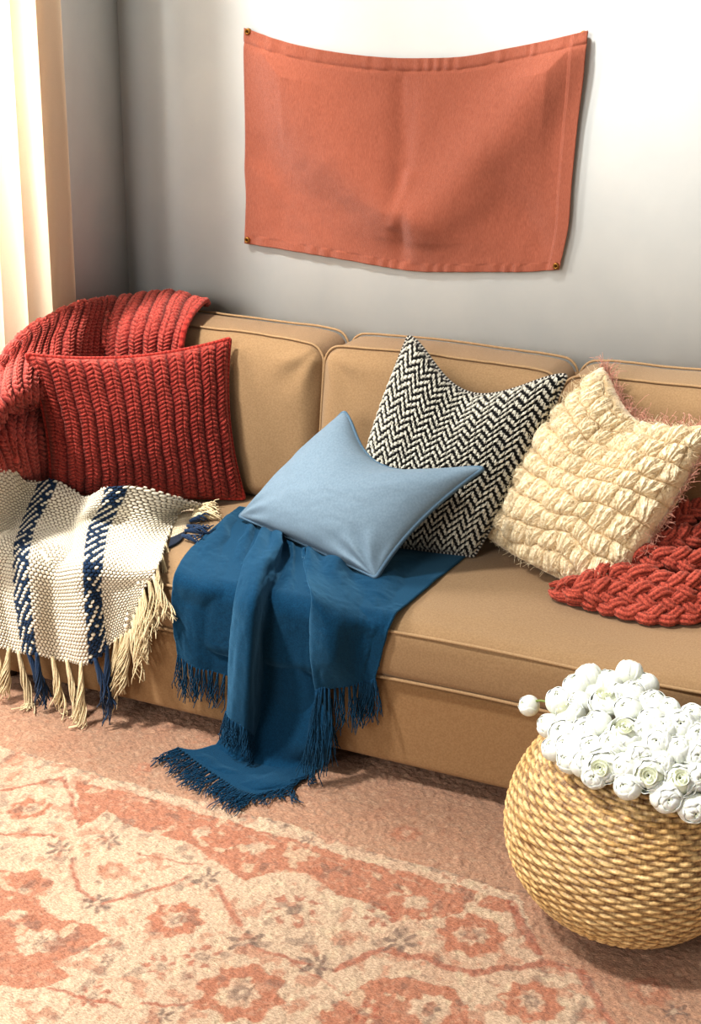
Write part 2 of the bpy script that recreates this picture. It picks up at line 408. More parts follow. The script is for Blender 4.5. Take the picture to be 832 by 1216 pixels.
# ------------------------------------------------------------------ banner on the wall
def build_banner():
    n, m = 300, 200
    e = empty('wall_banner', YY(490, 180, 0), 'terracotta linen cloth banner pinned flat on the wall above the sofa', 'wall hanging')
    t = np.linspace(0, 1, n)
    def edge(pts):
        return cr1(np.array([YY(x, y, -.014) for x, y in pts]), n, 0)
    def edgem(pts):
        return cr1(np.array([YY(x, y, -.014) for x, y in pts]), m, 0)
    top = edge([(290, 33), (345, 51), (400, 62), (455, 68), (500, 69), (550, 67), (600, 58), (650, 48), (699, 36)])
    bot = edge([(290, 289), (345, 298), (400, 307), (450, 316), (490, 322), (530, 323), (580, 323), (625, 323), (664, 320)])
    lef = edgem([(290, 33), (290.5, 95), (291, 160), (290.5, 200), (292, 235), (290, 289)])
    rig = edgem([(699, 36), (694, 90), (686, 150), (679, 220), (675, 270), (664, 320)])
    u = t[:, None, None]; v = np.linspace(0, 1, m)[None, :, None]
    P = (1-v)*top[:, None]+v*bot[:, None]+(1-u)*lef[None]+u*rig[None]-((1-u)*(1-v)*top[0]+u*(1-v)*top[-1]+(1-u)*v*bot[0]+u*v*bot[-1])
    U = u[..., 0]; V = v[..., 0]
    def ridge(a, b, w):
        """distance to segment a-b in uv"""
        ax, ay = a; bx, by = b; dx, dy = bx-ax, by-ay
        s = np.clip(((U-ax)*dx+(V-ay)*dy)/(dx*dx+dy*dy), 0, 1)
        return np.exp(-((U-ax-s*dx)**2*1.7+(V-ay-s*dy)**2)/w**2)
    h = .004+.032*ridge((.02, .0), (.40, .70), .15)+.040*ridge((.98, .02), (.54, .74), .16)
    h -= .016*ridge((.44, .1), (.45, .95), .05)
    h -= .014*ridge((.75, .55), (.95, .95), .10)+.010*ridge((.05, .45), (.12, .9), .08)
    h += .006*ridge((.455, .10), (.445, .42), .025)*(.6+.4*np.sin(V*14))+.009*ridge((.475, .50), (.43, .78), .03)
    h += .005*ridge((.03, .6), (.2, .98), .05)
    h += .0045*fbm(U*5, V*4, 44)+.0012*fbm(U*26, V*9, 47)
    edgef = np.minimum(1, np.minimum(np.minimum(U, 1-U)*9, np.minimum(V, 1-V)*7))
    corner = np.exp(-(np.minimum(U, 1-U)**2+np.minimum(V, 1-V)**2)/.004)
    h = h*(.25+.75*edgef)*(1-corner)
    # hem pucker along the top
    hem = np.exp(-((V-.055)/.012)**2)
    h -= .0025*hem
    h += np.where(V < .055, .0020, 0)+np.where(V < .055, .0030*np.sin(U*150+3*np.sin(U*23))*(.4+.6*vnoise(U*30, V*0+2., 5)), 0)
    h += np.where(V > .96, .0018*np.sin(U*120+2*np.sin(U*31)), 0)
    h += np.where(U > .95, .0025, 0)
    P[..., 1] -= h
    o = grid('cloth', P, M['banner'], e); sheet_solid(o, .0016, 0)
    # side hem strips stitched on the face
    for (a, b, nm) in ((n-14, n, 'hem'),):
        Q = P[a:b].copy(); Q[..., 1] -= .0022
        sheet_solid(grid(nm, Q, M['banner'], e), .0012, 0)
    for (px, py) in ((294, 37.5), (692.5, 41), (293.5, 285), (660, 316)):
        c = YY(px, py, -.018)
        th = np.linspace(0, 2*math.pi, 28, endpoint=False)
        prof = [(.0095, .006), (.0095, .000), (.0082, -.004), (.006, -.0052), (.0040, -.004), (.0034, -.001)]
        Pp = np.array([[(c[0]+r*math.cos(a), c[1]+d, c[2]+r*math.sin(a)) for r, d in prof] for a in th])
        ey = grid('eyelet', Pp, M['brass'], e, wrap=True)
        ey['label'] = 'aged brass eyelet stud at a corner'
        Pp = np.array([[(c[0]+r*math.cos(a), c[1]+d, c[2]+r*math.sin(a)) for r, d in ((.0042, -.0008), (.003, -.0026), (.0001, -.0034))] for a in th])
        grid('stud_core', Pp, M['brass_dark'], ey, wrap=True)
build_banner()

# ------------------------------------------------------------------ contact with the sofa
SOLIDS = [((.15, FRONT-.013, .27), (2.25, -.2, SEAT), .034), ((.07, FRONT+.008, .05), (2.4, -.05, .32), .012),
          ((.06, FRONT+.06, .2), (.165, -.06, .835), .035), ((.165, -.425, .40), (2.25, -.05, .905), .045)]
def push_out(P, margin=.004, skip=()):
    Q = P.reshape(-1, 3).copy()
    for k, (lo, hi, r) in enumerate(SOLIDS):
        if k in skip: continue
        lo = np.array(lo); hi = np.array(hi); c = (lo+hi)/2; h = (hi-lo)/2-r
        p = Q-c
        if k == 3: p[:, 1] -= .055*np.clip((Q[:, 2]-.45)/.45, 0, 1)
        q = np.abs(p)-h
        o = np.maximum(q, 0); ln = np.linalg.norm(o, axis=1); ins = np.minimum(q.max(1), 0)
        sd = ln+ins-r
        hit = sd < margin
        if not hit.any(): continue
        g = np.where((ln > 1e-6)[:, None], o/np.maximum(ln, 1e-9)[:, None], (q == q.max(1, keepdims=True)).astype(float))*np.sign(p)
        Q[hit] += g[hit]*(margin-sd[hit])[:, None]
    return Q.reshape(P.shape)
def smooth(P, it):
    for _ in range(it):
        A = P.copy()
        A[1:-1] = (P[:-2]+2*P[1:-1]+P[2:])/4; P = A.copy()
        A[:, 1:-1] = (P[:, :-2]+2*P[:, 1:-1]+P[:, 2:])/4; P = A
    return P
def SA(px, py, h=0.0):
    p = S(px, py, h)
    return p if p[0] > .20 else XX(px, py, .20+h*.4)

# ------------------------------------------------------------------ cushions
def pillow_surface(c, pulls, T, n, peak=.62, pw=2.0, dent=1.0):
    """c: corners P00 (u-,v-), P10 (u+,v-), P11, P01; pulls: inward pull (m) of edges v-,u+,v+,u-"""
    c = [np.asarray(p, float) for p in c]
    t = np.linspace(-1, 1, n); t = np.sign(t)*(1-(1-np.abs(t))**1.15)
    U, V = np.meshgrid(t, t, indexing='ij'); s = (U+1)/2; q = (V+1)/2
    B = ((1-s)*(1-q))[..., None]*c[0]+(s*(1-q))[..., None]*c[1]+(s*q)[..., None]*c[2]+((1-s)*q)[..., None]*c[3]
    ctr = sum(c)/4
    ev = []
    for k, (a, b) in enumerate(((0, 1), (1, 2), (2, 3), (3, 0))):
        ev.append(unit(ctr-(c[a]+c[b])/2)*pulls[k])
    w = lambda x: (1-x*x)
    B = B+(w(U)*(1-q)**1.5)[..., None]*ev[0]+(w(V)*s**1.5)[..., None]*ev[1]+(w(U)**dent*q**1.5)[..., None]*ev[2]+(w(V)*(1-s)**1.5)[..., None]*ev[3]
    N = unit(np.cross(c[2]-c[0], c[3]-c[1]))
    Hh = T*(np.maximum(0, 1-np.abs(U)**pw)*np.maximum(0, 1-np.abs(V)**pw))**peak
    return B, N, Hh, U, V
def pillow_mesh(name, B, Nf, hf, hb, mat, parent, col=None, disp=None):
    """front sheet + back sheet, welded along the seam"""
    n = B.shape[0]
    Pf = B+Nf*hf[..., None]; Pb = B-Nf*hb[..., None]
    if disp is not None: Pf = Pf+normals(Pf)*np.sign(np.sum(normals(Pf)*Nf, -1, keepdims=True))*disp[..., None]
    Pf = push_out(Pf, .003); Pb = push_out(Pb, .003)
    V = np.concatenate([Pf.reshape(-1, 3), Pb.reshape(-1, 3)])
    s = np.sign(np.sum(normals(Pf)[n//2, n//2]*Nf))
    q1 = gq(n, n, flip=s < 0); q2 = gq(n, n, off=n*n, flip=s > 0)
    # stitch rim
    rim = np.concatenate([np.arange(n)*n, (n-1)*n+np.arange(1, n), (np.arange(n-2, -1, -1))*n+n-1, np.arange(n-2, 0, -1)])
    r2 = np.roll(rim, -1); q3 = np.stack([rim, r2, r2+n*n, rim+n*n], -1)
    if s < 0: q3 = q3[:, ::-1]
    c = None
    if col is not None: c = np.concatenate([col.reshape(-1, 3)]*2)
    uv = np.concatenate([uvgrid(n, n).reshape(-1, 2)]*2)
    return mesh(name, V, np.concatenate([q1, q2, q3]), mat, parent, c, uv), Pf
def rim_path(B, n, k=360):
    r = np.concatenate([B[:, 0], B[-1, 1:], B[-2::-1, -1], B[0, -2:0:-1]])
    r = np.concatenate([r, r[:1]]); d = np.concatenate([[0], np.cumsum(np.linalg.norm(np.diff(r, axis=0), axis=1))])
    s = np.linspace(0, d[-1], k, endpoint=False)
    P = np.stack([np.interp(s, d, r[:, a]) for a in range(3)], 1)
    for _ in range(2): P = (np.roll(P, 1, 0)+2*P+np.roll(P, -1, 0))/4
    return P

def knit_cable(x, y, w, h, seed=0):
    """braided rib: x across the ribs, y along them (metres); returns height 0..1"""
    f = x/w; c = np.floor(f); l = (f-c)*2-1
    env = np.clip(1-np.abs(l)**2.2, 0, 1)**.6
    ph = y/h+np.abs(l)*.9+.5*(c % 2)
    st = np.abs(np.sin(math.pi*ph))**.8
    cen = 1-.35*np.exp(-(l/.13)**2)
    # each stitch shows its twisted plies
    ply = .5+.5*np.sin(2*math.pi*(ph*3.0+np.abs(l)*1.6)+1.2*fbm(x*90, y*90, 41+seed))
    rough = fbm(x*170, y*170, 43+seed, 2)
    return np.clip(env*(.40+.44*st+.16*ply)*cen+.10*rough, 0, 1)

# red knitted cushion
def red_cushion():
    c = [XX(60, 584, .215), S(290, 592, .012), YY(273, 402, -.405), XX(31, 421, .205)]
    n = 420
    B, N, h, U, V = pillow_surface(c, (.0, .025, .030, .020), .080, n, .5)
    if np.dot(N, CAM-c[0]) < 0: N = -N
    e = empty('knit_cushion', S(180, 590), 'square red knitted cushion with braided ribs at the left end of the sofa', 'cushion')
    x = (U+1)/2*.52; y = (V+1)/2*.46
    k = knit_cable(x+.0025*vnoise(y*24, x*8, 2)+.002*fbm(x*70, y*70, 51), y+.003*fbm(x*50, y*50, 52), .0435, .0125)
    k2 = knit_cable(x*1, y*1, .0435/3, .008)
    edge = np.clip((1-np.maximum(np.abs(U), np.abs(V)))*14, 0, 1)
    d = (.0105*k+.002*k2*k)*edge+.005*fbm(x*14, y*14, 4)*edge
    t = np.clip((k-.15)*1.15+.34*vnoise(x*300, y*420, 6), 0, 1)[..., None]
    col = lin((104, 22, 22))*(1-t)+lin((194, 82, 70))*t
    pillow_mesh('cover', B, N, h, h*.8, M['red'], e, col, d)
    rp = rim_path(B, n, 500)
    V_, Q_, _ = tube_arrays(rp[None], .0062, 10, True)
    th = np.tile(np.arange(10), 500)/10; a = np.repeat(np.arange(500), 10)/500
    cc = np.where((((a*170+th*1.0) % 1) < .45)[:, None], lin((140, 34, 30)), lin((200, 72, 60)))
    mesh('piping', V_, Q_, M['red'], e, cc, np.zeros((len(V_), 2)))
red_cushion()

# black and white zigzag cushion
def chevron_cushion():
    c = [S(412, 640, .03), S(562, 660, .015), YY(672, 446, -.44), YY(485, 400, -.40)]
    n = 520
    B, N, h, U, V = pillow_surface(c, (.0, -.010, .105, -.016), .10, n, .40, dent=1.7)
    if np.dot(N, CAM-c[0]) < 0: N = -N
    e = empty('zigzag_cushion', S(480, 645), 'black and white zigzag woven cushion leaning behind the pale blue one', 'cushion')
    x = (U+1)/2*.46; y = (V+1)/2*.48
    # karate-chop dent from the top edge
    h = h*(1-.42*np.exp(-((U+.02)/.28)**2-((V-1.0)/.55)**2))
    h = h+.006*fbm(U*3, V*3, 9)*(h > 0)*np.clip(h*30, 0, 1)
    per, lw = .050, .0215
    xx = x+.0022*fbm(x*40, y*40, 12); yy = y+.0022*fbm(x*40, y*40, 15)
    tri = np.abs(((xx/per) % 1)*2-1)
    # stepped zigzag
    st = np.round(tri*3)/3*.45+tri*.55
    s = yy/lw+st*1.25
    f = s % 1
    white = np.clip((np.minimum(f, 1-f)-.22)/.06, 0, 1)
    # short yarn breaks across each light line
    br = ((xx/.0115+np.floor(s)*.5) % 1)
    white = white*np.clip((np.minimum(br, 1-br)-.05)/.07+.25*(vnoise(np.floor(xx/.0115)*7.3, np.floor(s)*3.1, 8) > 0), 0.15, 1)
    white = np.clip(white+.25*vnoise(x*500, y*500, 3)*(white > .2), 0, 1)
    edge = np.clip((1-np.maximum(np.abs(U), np.abs(V)))*20, 0, 1)
    d = edge*(.0042*white+.0012*vnoise(x*420, y*420, 5))
    col = lin((20, 19, 19))*(1-white[..., None])+lin((206, 202, 188))*white[..., None]
    pillow_mesh('cover', B, N, h, h*.75, M['chev'], e, col, d)
    rp = rim_path(B, n, 600)
    V_, Q_, _ = tube_arrays(rp[None], .0058, 8, True)
    a = np.repeat(np.arange(600), 8)
    cc = np.where((a % 3 == 0)[:, None], lin((205, 200, 190)), lin((38, 36, 35)))
    mesh('piping', V_, Q_, M['chev'], e, cc, np.zeros((len(V_), 2)))
chevron_cushion()

# pale blue cushion
def blue_cushion():
    c = [S(284, 613, .03), S(446, 686, .03), S(574, 556, .16), YY(408, 489, -.50)]
    c[2] = YY(574, 556, -.70)
    n = 200
    B, N, h, U, V = pillow_surface(c, (.004, .030, .10, .004), .095, n, .47, dent=1.5)
    if np.dot(N, CAM-c[0]) < 0: N = -N
    e = empty('plain_cushion', S(365, 650), 'plain pale blue cushion with piped edges resting on the teal throw', 'cushion')
    h = h*(1-.30*np.exp(-((U-.1)/.3)**2-((V-1.0)/.5)**2))
    r = np.hypot(U-1, V+1); a = np.arctan2(V+1, 1-U+1e-6)
    h = h+.006*np.sin(a*12)*np.exp(-((r-.35)/.22)**2)*np.clip(h*40, 0, 1)
    r = np.hypot(U+1, V+1); a = np.arctan2(V+1, U+1+1e-6)
    h = h+.003*np.sin(a*11+1)*np.exp(-((r-.35)/.2)**2)*np.clip(h*40, 0, 1)
    h = h+.004*fbm(U*3+4, V*3, 17)*np.clip(h*30, 0, 1)
    pillow_mesh('cover', B, N, h, h*.55, M['blue'], e)
    rp = rim_path(B, n, 400)
    tubes('piping', rp[None], .0050, M['blue_pipe'], e, 10, True)
    rp2 = rp-N*.006
    tubes('seam', rp2[None], .0032, M['blue_pipe'], e, 8, True)
blue_cushion()

# cream chunky knit cushion
def cream_cushion():
    c = [S(581, 640, .03), S(722, 712, .02), YY(850, 508, -.48), YY(716, 436, -.40)]
    n = 480
    B, N, h, U, V = pillow_surface(c, (-.01, -.01, .075, -.028), .12, n, .40, dent=1.5)
    if np.dot(N, CAM-c[0]) < 0: N = -N
    e = empty('chunky_cushion', S(690, 690), 'cream chunky knit cushion with a pink fringed edge at the right', 'cushion')
    h = h*(1-.40*np.exp(-((U-.05)/.3)**2-((V-1.0)/.55)**2))
    x = (U+1)/2*.44; y = (V+1)/2*.50
    hx = .050; hy = .056
    x = x+.010*fbm(x*14, y*14, 61); y = y+.010*fbm(x*14+9, y*14, 63)
    wy = y/hy+.22*np.sin(x*14)+.45*fbm(x*11, y*11, 66)+.35*x/.44; row = np.floor(wy); yy = wy-row
    xs = x/hx+.5*(row % 2); ci = np.floor(xs); xl = (xs-ci)*2-1
    ang = np.arctan2(xl, yy+.25)
    dome = np.clip(1-(np.abs(xl)**2.2), 0, 1)**.5*np.clip(1-np.abs(yy*2-1.1)**2.4, 0, 1)**.5
    jit = vnoise(ci*3.7, row*5.1, 3)
    strand = .5+.5*np.sin(ang*11+jit*4+2.2*fbm(x*55, y*55, 7))
    fine = .5+.5*np.sin(ang*38+jit*9+3.5*fbm(x*90, y*90, 8))
    edge = np.clip((1-np.maximum(np.abs(U), np.abs(V)))*12, 0, 1)
    k = dome*(.55+.35*strand+.12*fine)
    d = edge*(.020*k+.010*fbm(x*17, y*17, 5)+.003*fbm(x*110, y*110, 6))
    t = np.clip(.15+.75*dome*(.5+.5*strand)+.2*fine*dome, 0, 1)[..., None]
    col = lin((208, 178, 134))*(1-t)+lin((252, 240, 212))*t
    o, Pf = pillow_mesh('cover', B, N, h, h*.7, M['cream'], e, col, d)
    # loose wool fibres standing off the knit
    r = np.random.default_rng(3); m = 5200
    iu = r.integers(12, n-12, m); iv = r.integers(12, n-12, m)
    p0 = Pf[iu, iv]; nn = np.broadcast_to(N, p0.shape)+r.normal(0, .7, (m, 3)); L = r.uniform(.008, .028, (m, 1))
    side = unit(r.normal(0, 1, (m, 3)))
    nn = unit(nn)
    paths = np.stack([p0-nn*.002, p0+nn*L*.35+side*L*.25, p0+nn*L*.5+side*L*.8], 1)
    f = tubes('wool_fuzz', paths, .00042, M['cream'], e, 3, col=lin((240, 224, 190))); f['kind'] = 'stuff'
    # pink fringe along the two upper edges
    eu = np.concatenate([B[:, -1], B[-1, :n//4:-1]]); m = 900
    i = r.integers(0, len(eu), m); p0 = eu[i]+r.normal(0, .003, (m, 3))
    out = unit(p0-B[n//2, n//2])*.9+np.array([0, 0, .3])+r.normal(0, .5, (m, 3)); L = r.uniform(.008, .022, (m, 1)); s2 = r.normal(0, .5, (m, 3))
    paths = np.stack([p0, p0+out*L*.5+s2*L*.3, p0+out*L*.8+s2*L*.9, p0+out*L*.7+s2*L*1.4], 1)
    f = tubes('pink_fringe', paths, .0006, M['cream'], e, 4, col=lin((206, 152, 134))); f['kind'] = 'stuff'
    f['label'] = 'pink curly fringe along the upper edges'
cream_cushion()

# ------------------------------------------------------------------ throws
def fringe_part(name, roots, dirs, length, mat, parent, nstr=5, spread=.004, rad=.0012, floor=None, seed=0, col=None, segs=9, curl=.35, sides=5, cols=None, knot=None):
    """one child object per tassel"""
    r = np.random.default_rng(seed)
    t = np.linspace(0, 1, segs)
    for k in range(len(roots)):
        p = roots[k]; d = unit(dirs[k]); L = length[k] if np.ndim(length) else length
        paths = []
        sw = r.normal(0, .25, 3)*curl; tw0 = r.uniform(0, 6.28)
        sideA = unit(np.cross(d, np.array([.3, .8, .2]))); sideB = np.cross(d, sideA)
        for s in range(nstr):
            a = 2*math.pi*s/nstr+tw0; ll = L*r.uniform(.82, 1.08); o = r.normal(0, 1, 3)*curl
            tt = t[:, None]
            tw = a+tt*5.5
            rr = spread*(.35+.65*np.minimum(1, tt*2.0)+.7*tt**2)
            P = p+d*ll*tt+(np.cos(tw)*sideA+np.sin(tw)*sideB)*rr+(sw*tt**2+o*.35*tt**2)*ll*.45
            P = P+.0015*np.stack([np.sin(t*17+s), np.cos(t*15+2*s), np.sin(t*13+3*s)], 1)*tt
            if floor is not None:
                zc = floor+.002+.003*r.random()
                below = P[:, 2] < zc
                if below.any():
                    over = (zc-P[:, 2])*below
                    P[:, 2] = np.where(below, zc+.002*np.sin(t*9+s), P[:, 2]); P[:, 1] -= over*.55; P[:, 0] += over*r.normal(0, .35)
            paths.append(P)
        rd = rad*(1-.25*t)
        c = col if cols is None else cols[k]
        tubes(name, np.array(paths), rd, mat, parent, sides, col=c)

# ---- teal throw
def teal_throw():
    e = empty('teal_throw', F(330, 760), 'teal blue woven throw draped over the sofa front down to the rug', 'throw')
    b = .014
    C = [
     # rear, mid seat, near edge, front edge, upper front, lower front, hem
     [S(284, 601, b), S(258, 622, b), S(228, 650, b), F(208, 680, .008), F(205, 712, .022), F(206, 745, .024), F(211, 778, .02)],
     [S(296, 603, b), S(272, 628, .02), S(248, 655, .02), F(234, 690, .022), F(230, 722, .034), F(229, 757, .035), F(232, 793, .03)],
     [S(308, 606, b), S(288, 634, .012), S(272, 662, .010), F(261, 697, .012), F(256, 730, .018), F(254, 765, .018), F(255, 798, .015)],
     [S(314, 609, b), S(300, 640, .008), S(288, 668, .008), F(284, 705, .006), F(284, 735, .008), F(284, 775, .008), F(286, 812, .008)],
     [S(322, 611, b), S(306, 640, .026), S(291, 666, .030), F(279, 706, .050), F(274, 740, .072), F(271, 790, .078), F(268, 845, .068)],
     [S(336, 615, b), S(324, 644, .058), S(311, 672, .060), F(302, 710, .088), F(298, 750, .115), F(295, 805, .118), F(290, 866, .095)],
     [S(350, 620, b), S(341, 652, .018), S(334, 684, .014), F(322, 724, .020), F(316, 764, .018), F(312, 822, .016), F(310, 880, .018)],
     [S(360, 624, b), S(354, 656, .012), S(352, 688, .010), F(354, 730, .018), F(354, 770, .020), F(355, 830, .020), F(360, 890, .020)],
     [S(368, 628, b), S(364, 658, .010), S(368, 692, .010), F(378, 738, .008), F(382, 775, .008), F(386, 815, .008), F(394, 860, .010)],
     [S(380, 632, b), S(366, 656, .026), S(362, 676, .034), F(368, 706, .060), F(366, 742, .080), F(367, 782, .084), F(375, 822, .07)],
     [S(410, 640, b), S(392, 664, .038), S(388, 688, .040), F(392, 722, .062), F(392, 752, .102), F(394, 786, .102), F(400, 818, .060)],
     [S(450, 648, b), S(424, 672, .024), S(418, 696, .022), F(424, 732, .030), F(422, 758, .042), F(422, 786, .044), F(424, 812, .036)],
     [S(500, 652, b), S(470, 682, .020), S(452, 706, .020), F(448, 738, .016), F(443, 762, .026), F(438, 785, .028), F(437, 808, .022)],
     [S(556, 657, b), S(510, 696, .010), S(480, 722, .008), F(465, 743, .005), F(458, 765, .010), F(453, 785, .012), F(448, 803, .012)],
    ]
    P = push_out(smooth(push_out(net(C, 240, 200), .014), 2), .014)
    x, y = arclen(P)
    N = normals(P); s = np.sign(np.sum(N[120, 150]*(CAM-P[120, 150]))); N = N*s
    d = .006*fbm(x*20, y*6, 61)+.0012*fbm(x*60, y*60, 66)+.012*np.sin(x*62+3*fbm(x*4, y*4, 67))*np.clip(1-np.abs(y-.20)/.17, 0, 1)
    P = push_out(P+N*d[..., None], .014)
    o = grid('cloth', P, M['teal'], e, flip=s < 0); sheet_solid(o, .005)
    # under layer: hangs behind, meets the rug and spreads over it
    C2 = [
     [F(270, 800, .006), F(268, 850, .02), FL(256, 884, .016), FL(232, 890, .016), FL(211, 890, .010)],
     [F(295, 808, .006), F(294, 865, .04), FL(280, 900, .018), FL(256, 908, .020), FL(236, 908, .012)],
     [F(325, 815, .004), F(322, 875, .03), FL(310, 908, .016), FL(286, 920, .016), FL(262, 926, .012)],
     [F(355, 820, .006), F(355, 880, .04), FL(342, 908, .022), FL(318, 930, .024), FL(282, 939, .012)],
     [F(395, 830, .006), F(392, 885, .04), FL(382, 908, .020), FL(346, 932, .016), FL(302, 946, .010)],
    ]
    P2 = push_out(net(C2, 110, 150), .012); x, y = arclen(P2); N = normals(P2); s = np.sign(np.sum(N[55, 120]*(CAM-P2[55, 120])))
    P2 = P2+N*s*(.003*fbm(x*25, y*14, 71))[..., None]
    P2[..., 2] = np.maximum(P2[..., 2], .016)
    o = grid('folded_end', P2, M['teal'], e, flip=s < 0); sheet_solid(o, .004)
    # fringes
    r = np.random.default_rng(5)
    def along(Q, k):
        i = np.linspace(1, len(Q)-2, k).astype(int); return Q[i]
    hem = P[:, -1]
    def seg(a, b, k, L, sd, fwd=0.0, n=5):
        R = hem[int(a*239):int(b*239)+1]; R = along(R, k)
        dirs = np.array([[r.normal(0, .10), -fwd+r.normal(0, .05), -1] for _ in range(k)])
        fringe_part('fringe', R+np.array([0, 0, .003]), dirs, np.full(k, L)*r.uniform(.85, 1.1, k), M['teal_yarn'], e, n, .0042, .0014, floor=.012, seed=sd, curl=.22)
    seg(.00, .07, 6, .110, 11); seg(.08, .22, 9, .10, 12)
    seg(.30, .47, 15, .085, 13, .05); seg(.47, .62, 10, .07, 14)
    seg(.69, .75, 7, .235, 15, .10, 7); seg(.76, .90, 9, .12, 16); seg(.90, 1.0, 8, .115, 17)
    E2 = along(P2[:, -1], 30)
    dr = np.array([unit(FL(195, 925)-FL(232, 905)) for _ in range(30)])
    dr = dr*np.linspace(1, .8, 30)[:, None]+np.linspace(0, .5, 30)[:, None]*unit(FL(300, 990)-FL(297, 945))+r.normal(0, .14, (30, 3)); dr[:, 2] = -.02
    fringe_part('fringe', E2, dr, r.uniform(.06, .095, 30), M['teal_yarn'], e, 6, .0055, .0014, floor=.012, seed=18, curl=.3)
    E3 = P2[-1, 90:140:6]
    dr = np.array([unit(FL(345, 958)-FL(380, 925))+r.normal(0, .3, 3) for _ in E3]); dr[:, 2] = -.02
    fringe_part('fringe', E3, dr, r.uniform(.05, .08, len(E3)), M['teal_yarn'], e, 6, .006, .0014, floor=.012, seed=19, curl=.3)
teal_throw()

# ---- cream and navy striped throw
def striped_throw():
    e = empty('striped_throw', F(90, 700), 'cream woven throw with two navy stripes and tassels over the left seat', 'throw')
    C = [
     [XX(-60, 512, .20), XX(-58, 560, .25), SA(-55, 600, .03), F(-50, 650, .03), F(-48, 690, .05), F(-46, 730, .05), F(-44, 762, .05)],
     [XX(3, 541, .20), XX(2, 572, .215), SA(-6, 605, .03), F(-14, 655, .03), F(-12, 695, .05), F(-8, 733, .05), F(-3, 767, .048)],
     [SA(31, 571, .03), SA(28, 588, .012), SA(18, 615, .014), F(8, 660, .018), F(8, 700, .032), F(13, 737, .034), F(20, 773, .035)],
     [SA(66, 571, .11), SA(58, 590, .085), SA(44, 618, .030), F(33, 664, .060), F(34, 704, .085), F(38, 740, .085), F(44, 777, .058)],
     [SA(102, 591, .075), SA(96, 604, .055), SA(80, 630, .014), F(68, 672, .024), F(66, 710, .036), F(68, 746, .038), F(72, 783, .036)],
     [SA(124, 580, .135), SA(118, 598, .10), SA(106, 622, .034), F(98, 668, .070), F(98, 708, .092), F(101, 748, .09), F(105, 787, .06)],
     [SA(158, 577, .145), SA(148, 598, .095), SA(136, 626, .030), F(126, 670, .040), F(123, 702, .052), F(126, 738, .052), F(132, 765, .048)],
     [SA(205, 590, .10), SA(184, 608, .06), SA(168, 634, .026), F(152, 674, .022), F(146, 700, .034), F(144, 730, .036), F(146, 755, .032)],
     [SA(238, 599, .03), SA(214, 608, .020), SA(200, 634, .014), F(188, 672, .008), F(176, 694, .016), F(165, 722, .018), F(157, 746, .018)],
    ]
    nu, nv = 560, 600
    P = push_out(smooth(push_out(net(C, nu, nv), .015), 3), .015)
    x, y = arclen(P)
    N = normals(P); s = np.sign(np.sum(N[280, 450]*(CAM-P[280, 450]))); N = N*s
    uu = np.linspace(0, 8, nu)[:, None]+np.zeros((1, nv))
    a, b = .0128, .0092
    xw = x+.0012*fbm(x*40, y*40, 91); yw = y+.0012*fbm(x*40, y*40, 93)
    row = np.floor(yw/b); fy = yw/b-row
    xs = xw/a+.5*(row % 2); cx = np.floor(xs); fx = xs-cx
    # slanted oval stitches packed like moss knit
    ex = (fx-.5)*2; ey = (fy-.5)*2+.35*ex*np.where(row % 2 == 0, 1, -1)
    bump = np.clip(1-(np.abs(ex)**2.4*.95+np.abs(ey)**2.2*.85), 0, 1)**.55
    stripe = np.zeros_like(x)
    for c0, w in ((2.72, .36), (5.45, .42)):
        stripe = np.maximum(stripe, np.clip((w-np.abs(uu-c0+.05*fbm(y*10, x*0, 3)))/.05, 0, 1))
    par = (cx+row*1) % 2
    navy = stripe*np.where(((cx+np.floor(row/2)) % 2) == 0, 1, .0)
    navy = np.maximum(navy, stripe*(bump < .35))
    navy = np.maximum(navy, np.clip((stripe-.2)*2, 0, 1)*(vnoise(cx*5.3, row*3.7, 14) > .35))
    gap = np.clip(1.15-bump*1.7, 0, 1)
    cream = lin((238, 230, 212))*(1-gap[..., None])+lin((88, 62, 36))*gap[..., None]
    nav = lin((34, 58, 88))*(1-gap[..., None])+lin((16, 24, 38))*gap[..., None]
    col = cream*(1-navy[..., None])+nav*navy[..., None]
    d = .0060*bump+.004*fbm(x*16, y*10, 95)
    P = P+N*d[..., None]
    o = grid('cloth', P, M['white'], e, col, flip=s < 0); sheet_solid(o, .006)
    # turned-back corner lying on the seat at the right
    C3 = [[S(196, 604, .012), S(205, 622, .012), S(200, 650, .010)],
          [S(214, 602, .014), S(218, 618, .016), S(210, 644, .012)],
          [S(232, 603, .012), S(228, 616, .012), S(216, 640, .010)]]
    P3 = push_out(net(C3, 60, 60), .012); sg = np.sign(normals(P3)[30, 30, 2])
    x3, y3 = arclen(P3); c3 = np.where((np.sin(x3*600)*np.sin(y3*700) > -.2)[..., None], lin((226, 214, 188)), lin((150, 120, 84))).copy(); c3[:, 48:] = lin((24, 36, 56))
    o = grid('turned_corner', P3, M['white'], e, c3, flip=sg < 0); sheet_solid(o, .006)
    r = np.random.default_rng(9)
    ivory = lin((232, 214, 176)); nv_ = lin((38, 60, 90))
    # hem tassels
    i = np.linspace(72, nu-8, 14).astype(int)+r.integers(-7, 8, 14); i = np.clip(i, 60, nu-4); R = P[i, -1]; u = uu[i, 0]
    dirs = np.array([[r.normal(0, .14), -.03+r.normal(0, .06), -1] for _ in i])
    L = r.uniform(.13, .215, len(i))
    cols = [nv_ if (abs(q-2.72) < .34 or abs(q-5.45) < .42) else ivory*r.uniform(.85, 1.05) for q in u]
    fringe_part('tassel', R+np.array([0, -.002, .008]), dirs, L, M['white'], e, 15, .0075, .0021, floor=.012, seed=31, cols=cols, curl=.20, segs=14)
    # right edge tassels
    j = np.linspace(200, nv-10, 12).astype(int); R = P[-1, j]
    dirs = np.array([unit(np.array([.35+r.normal(0, .1), -.25, -1.0])) for _ in j])
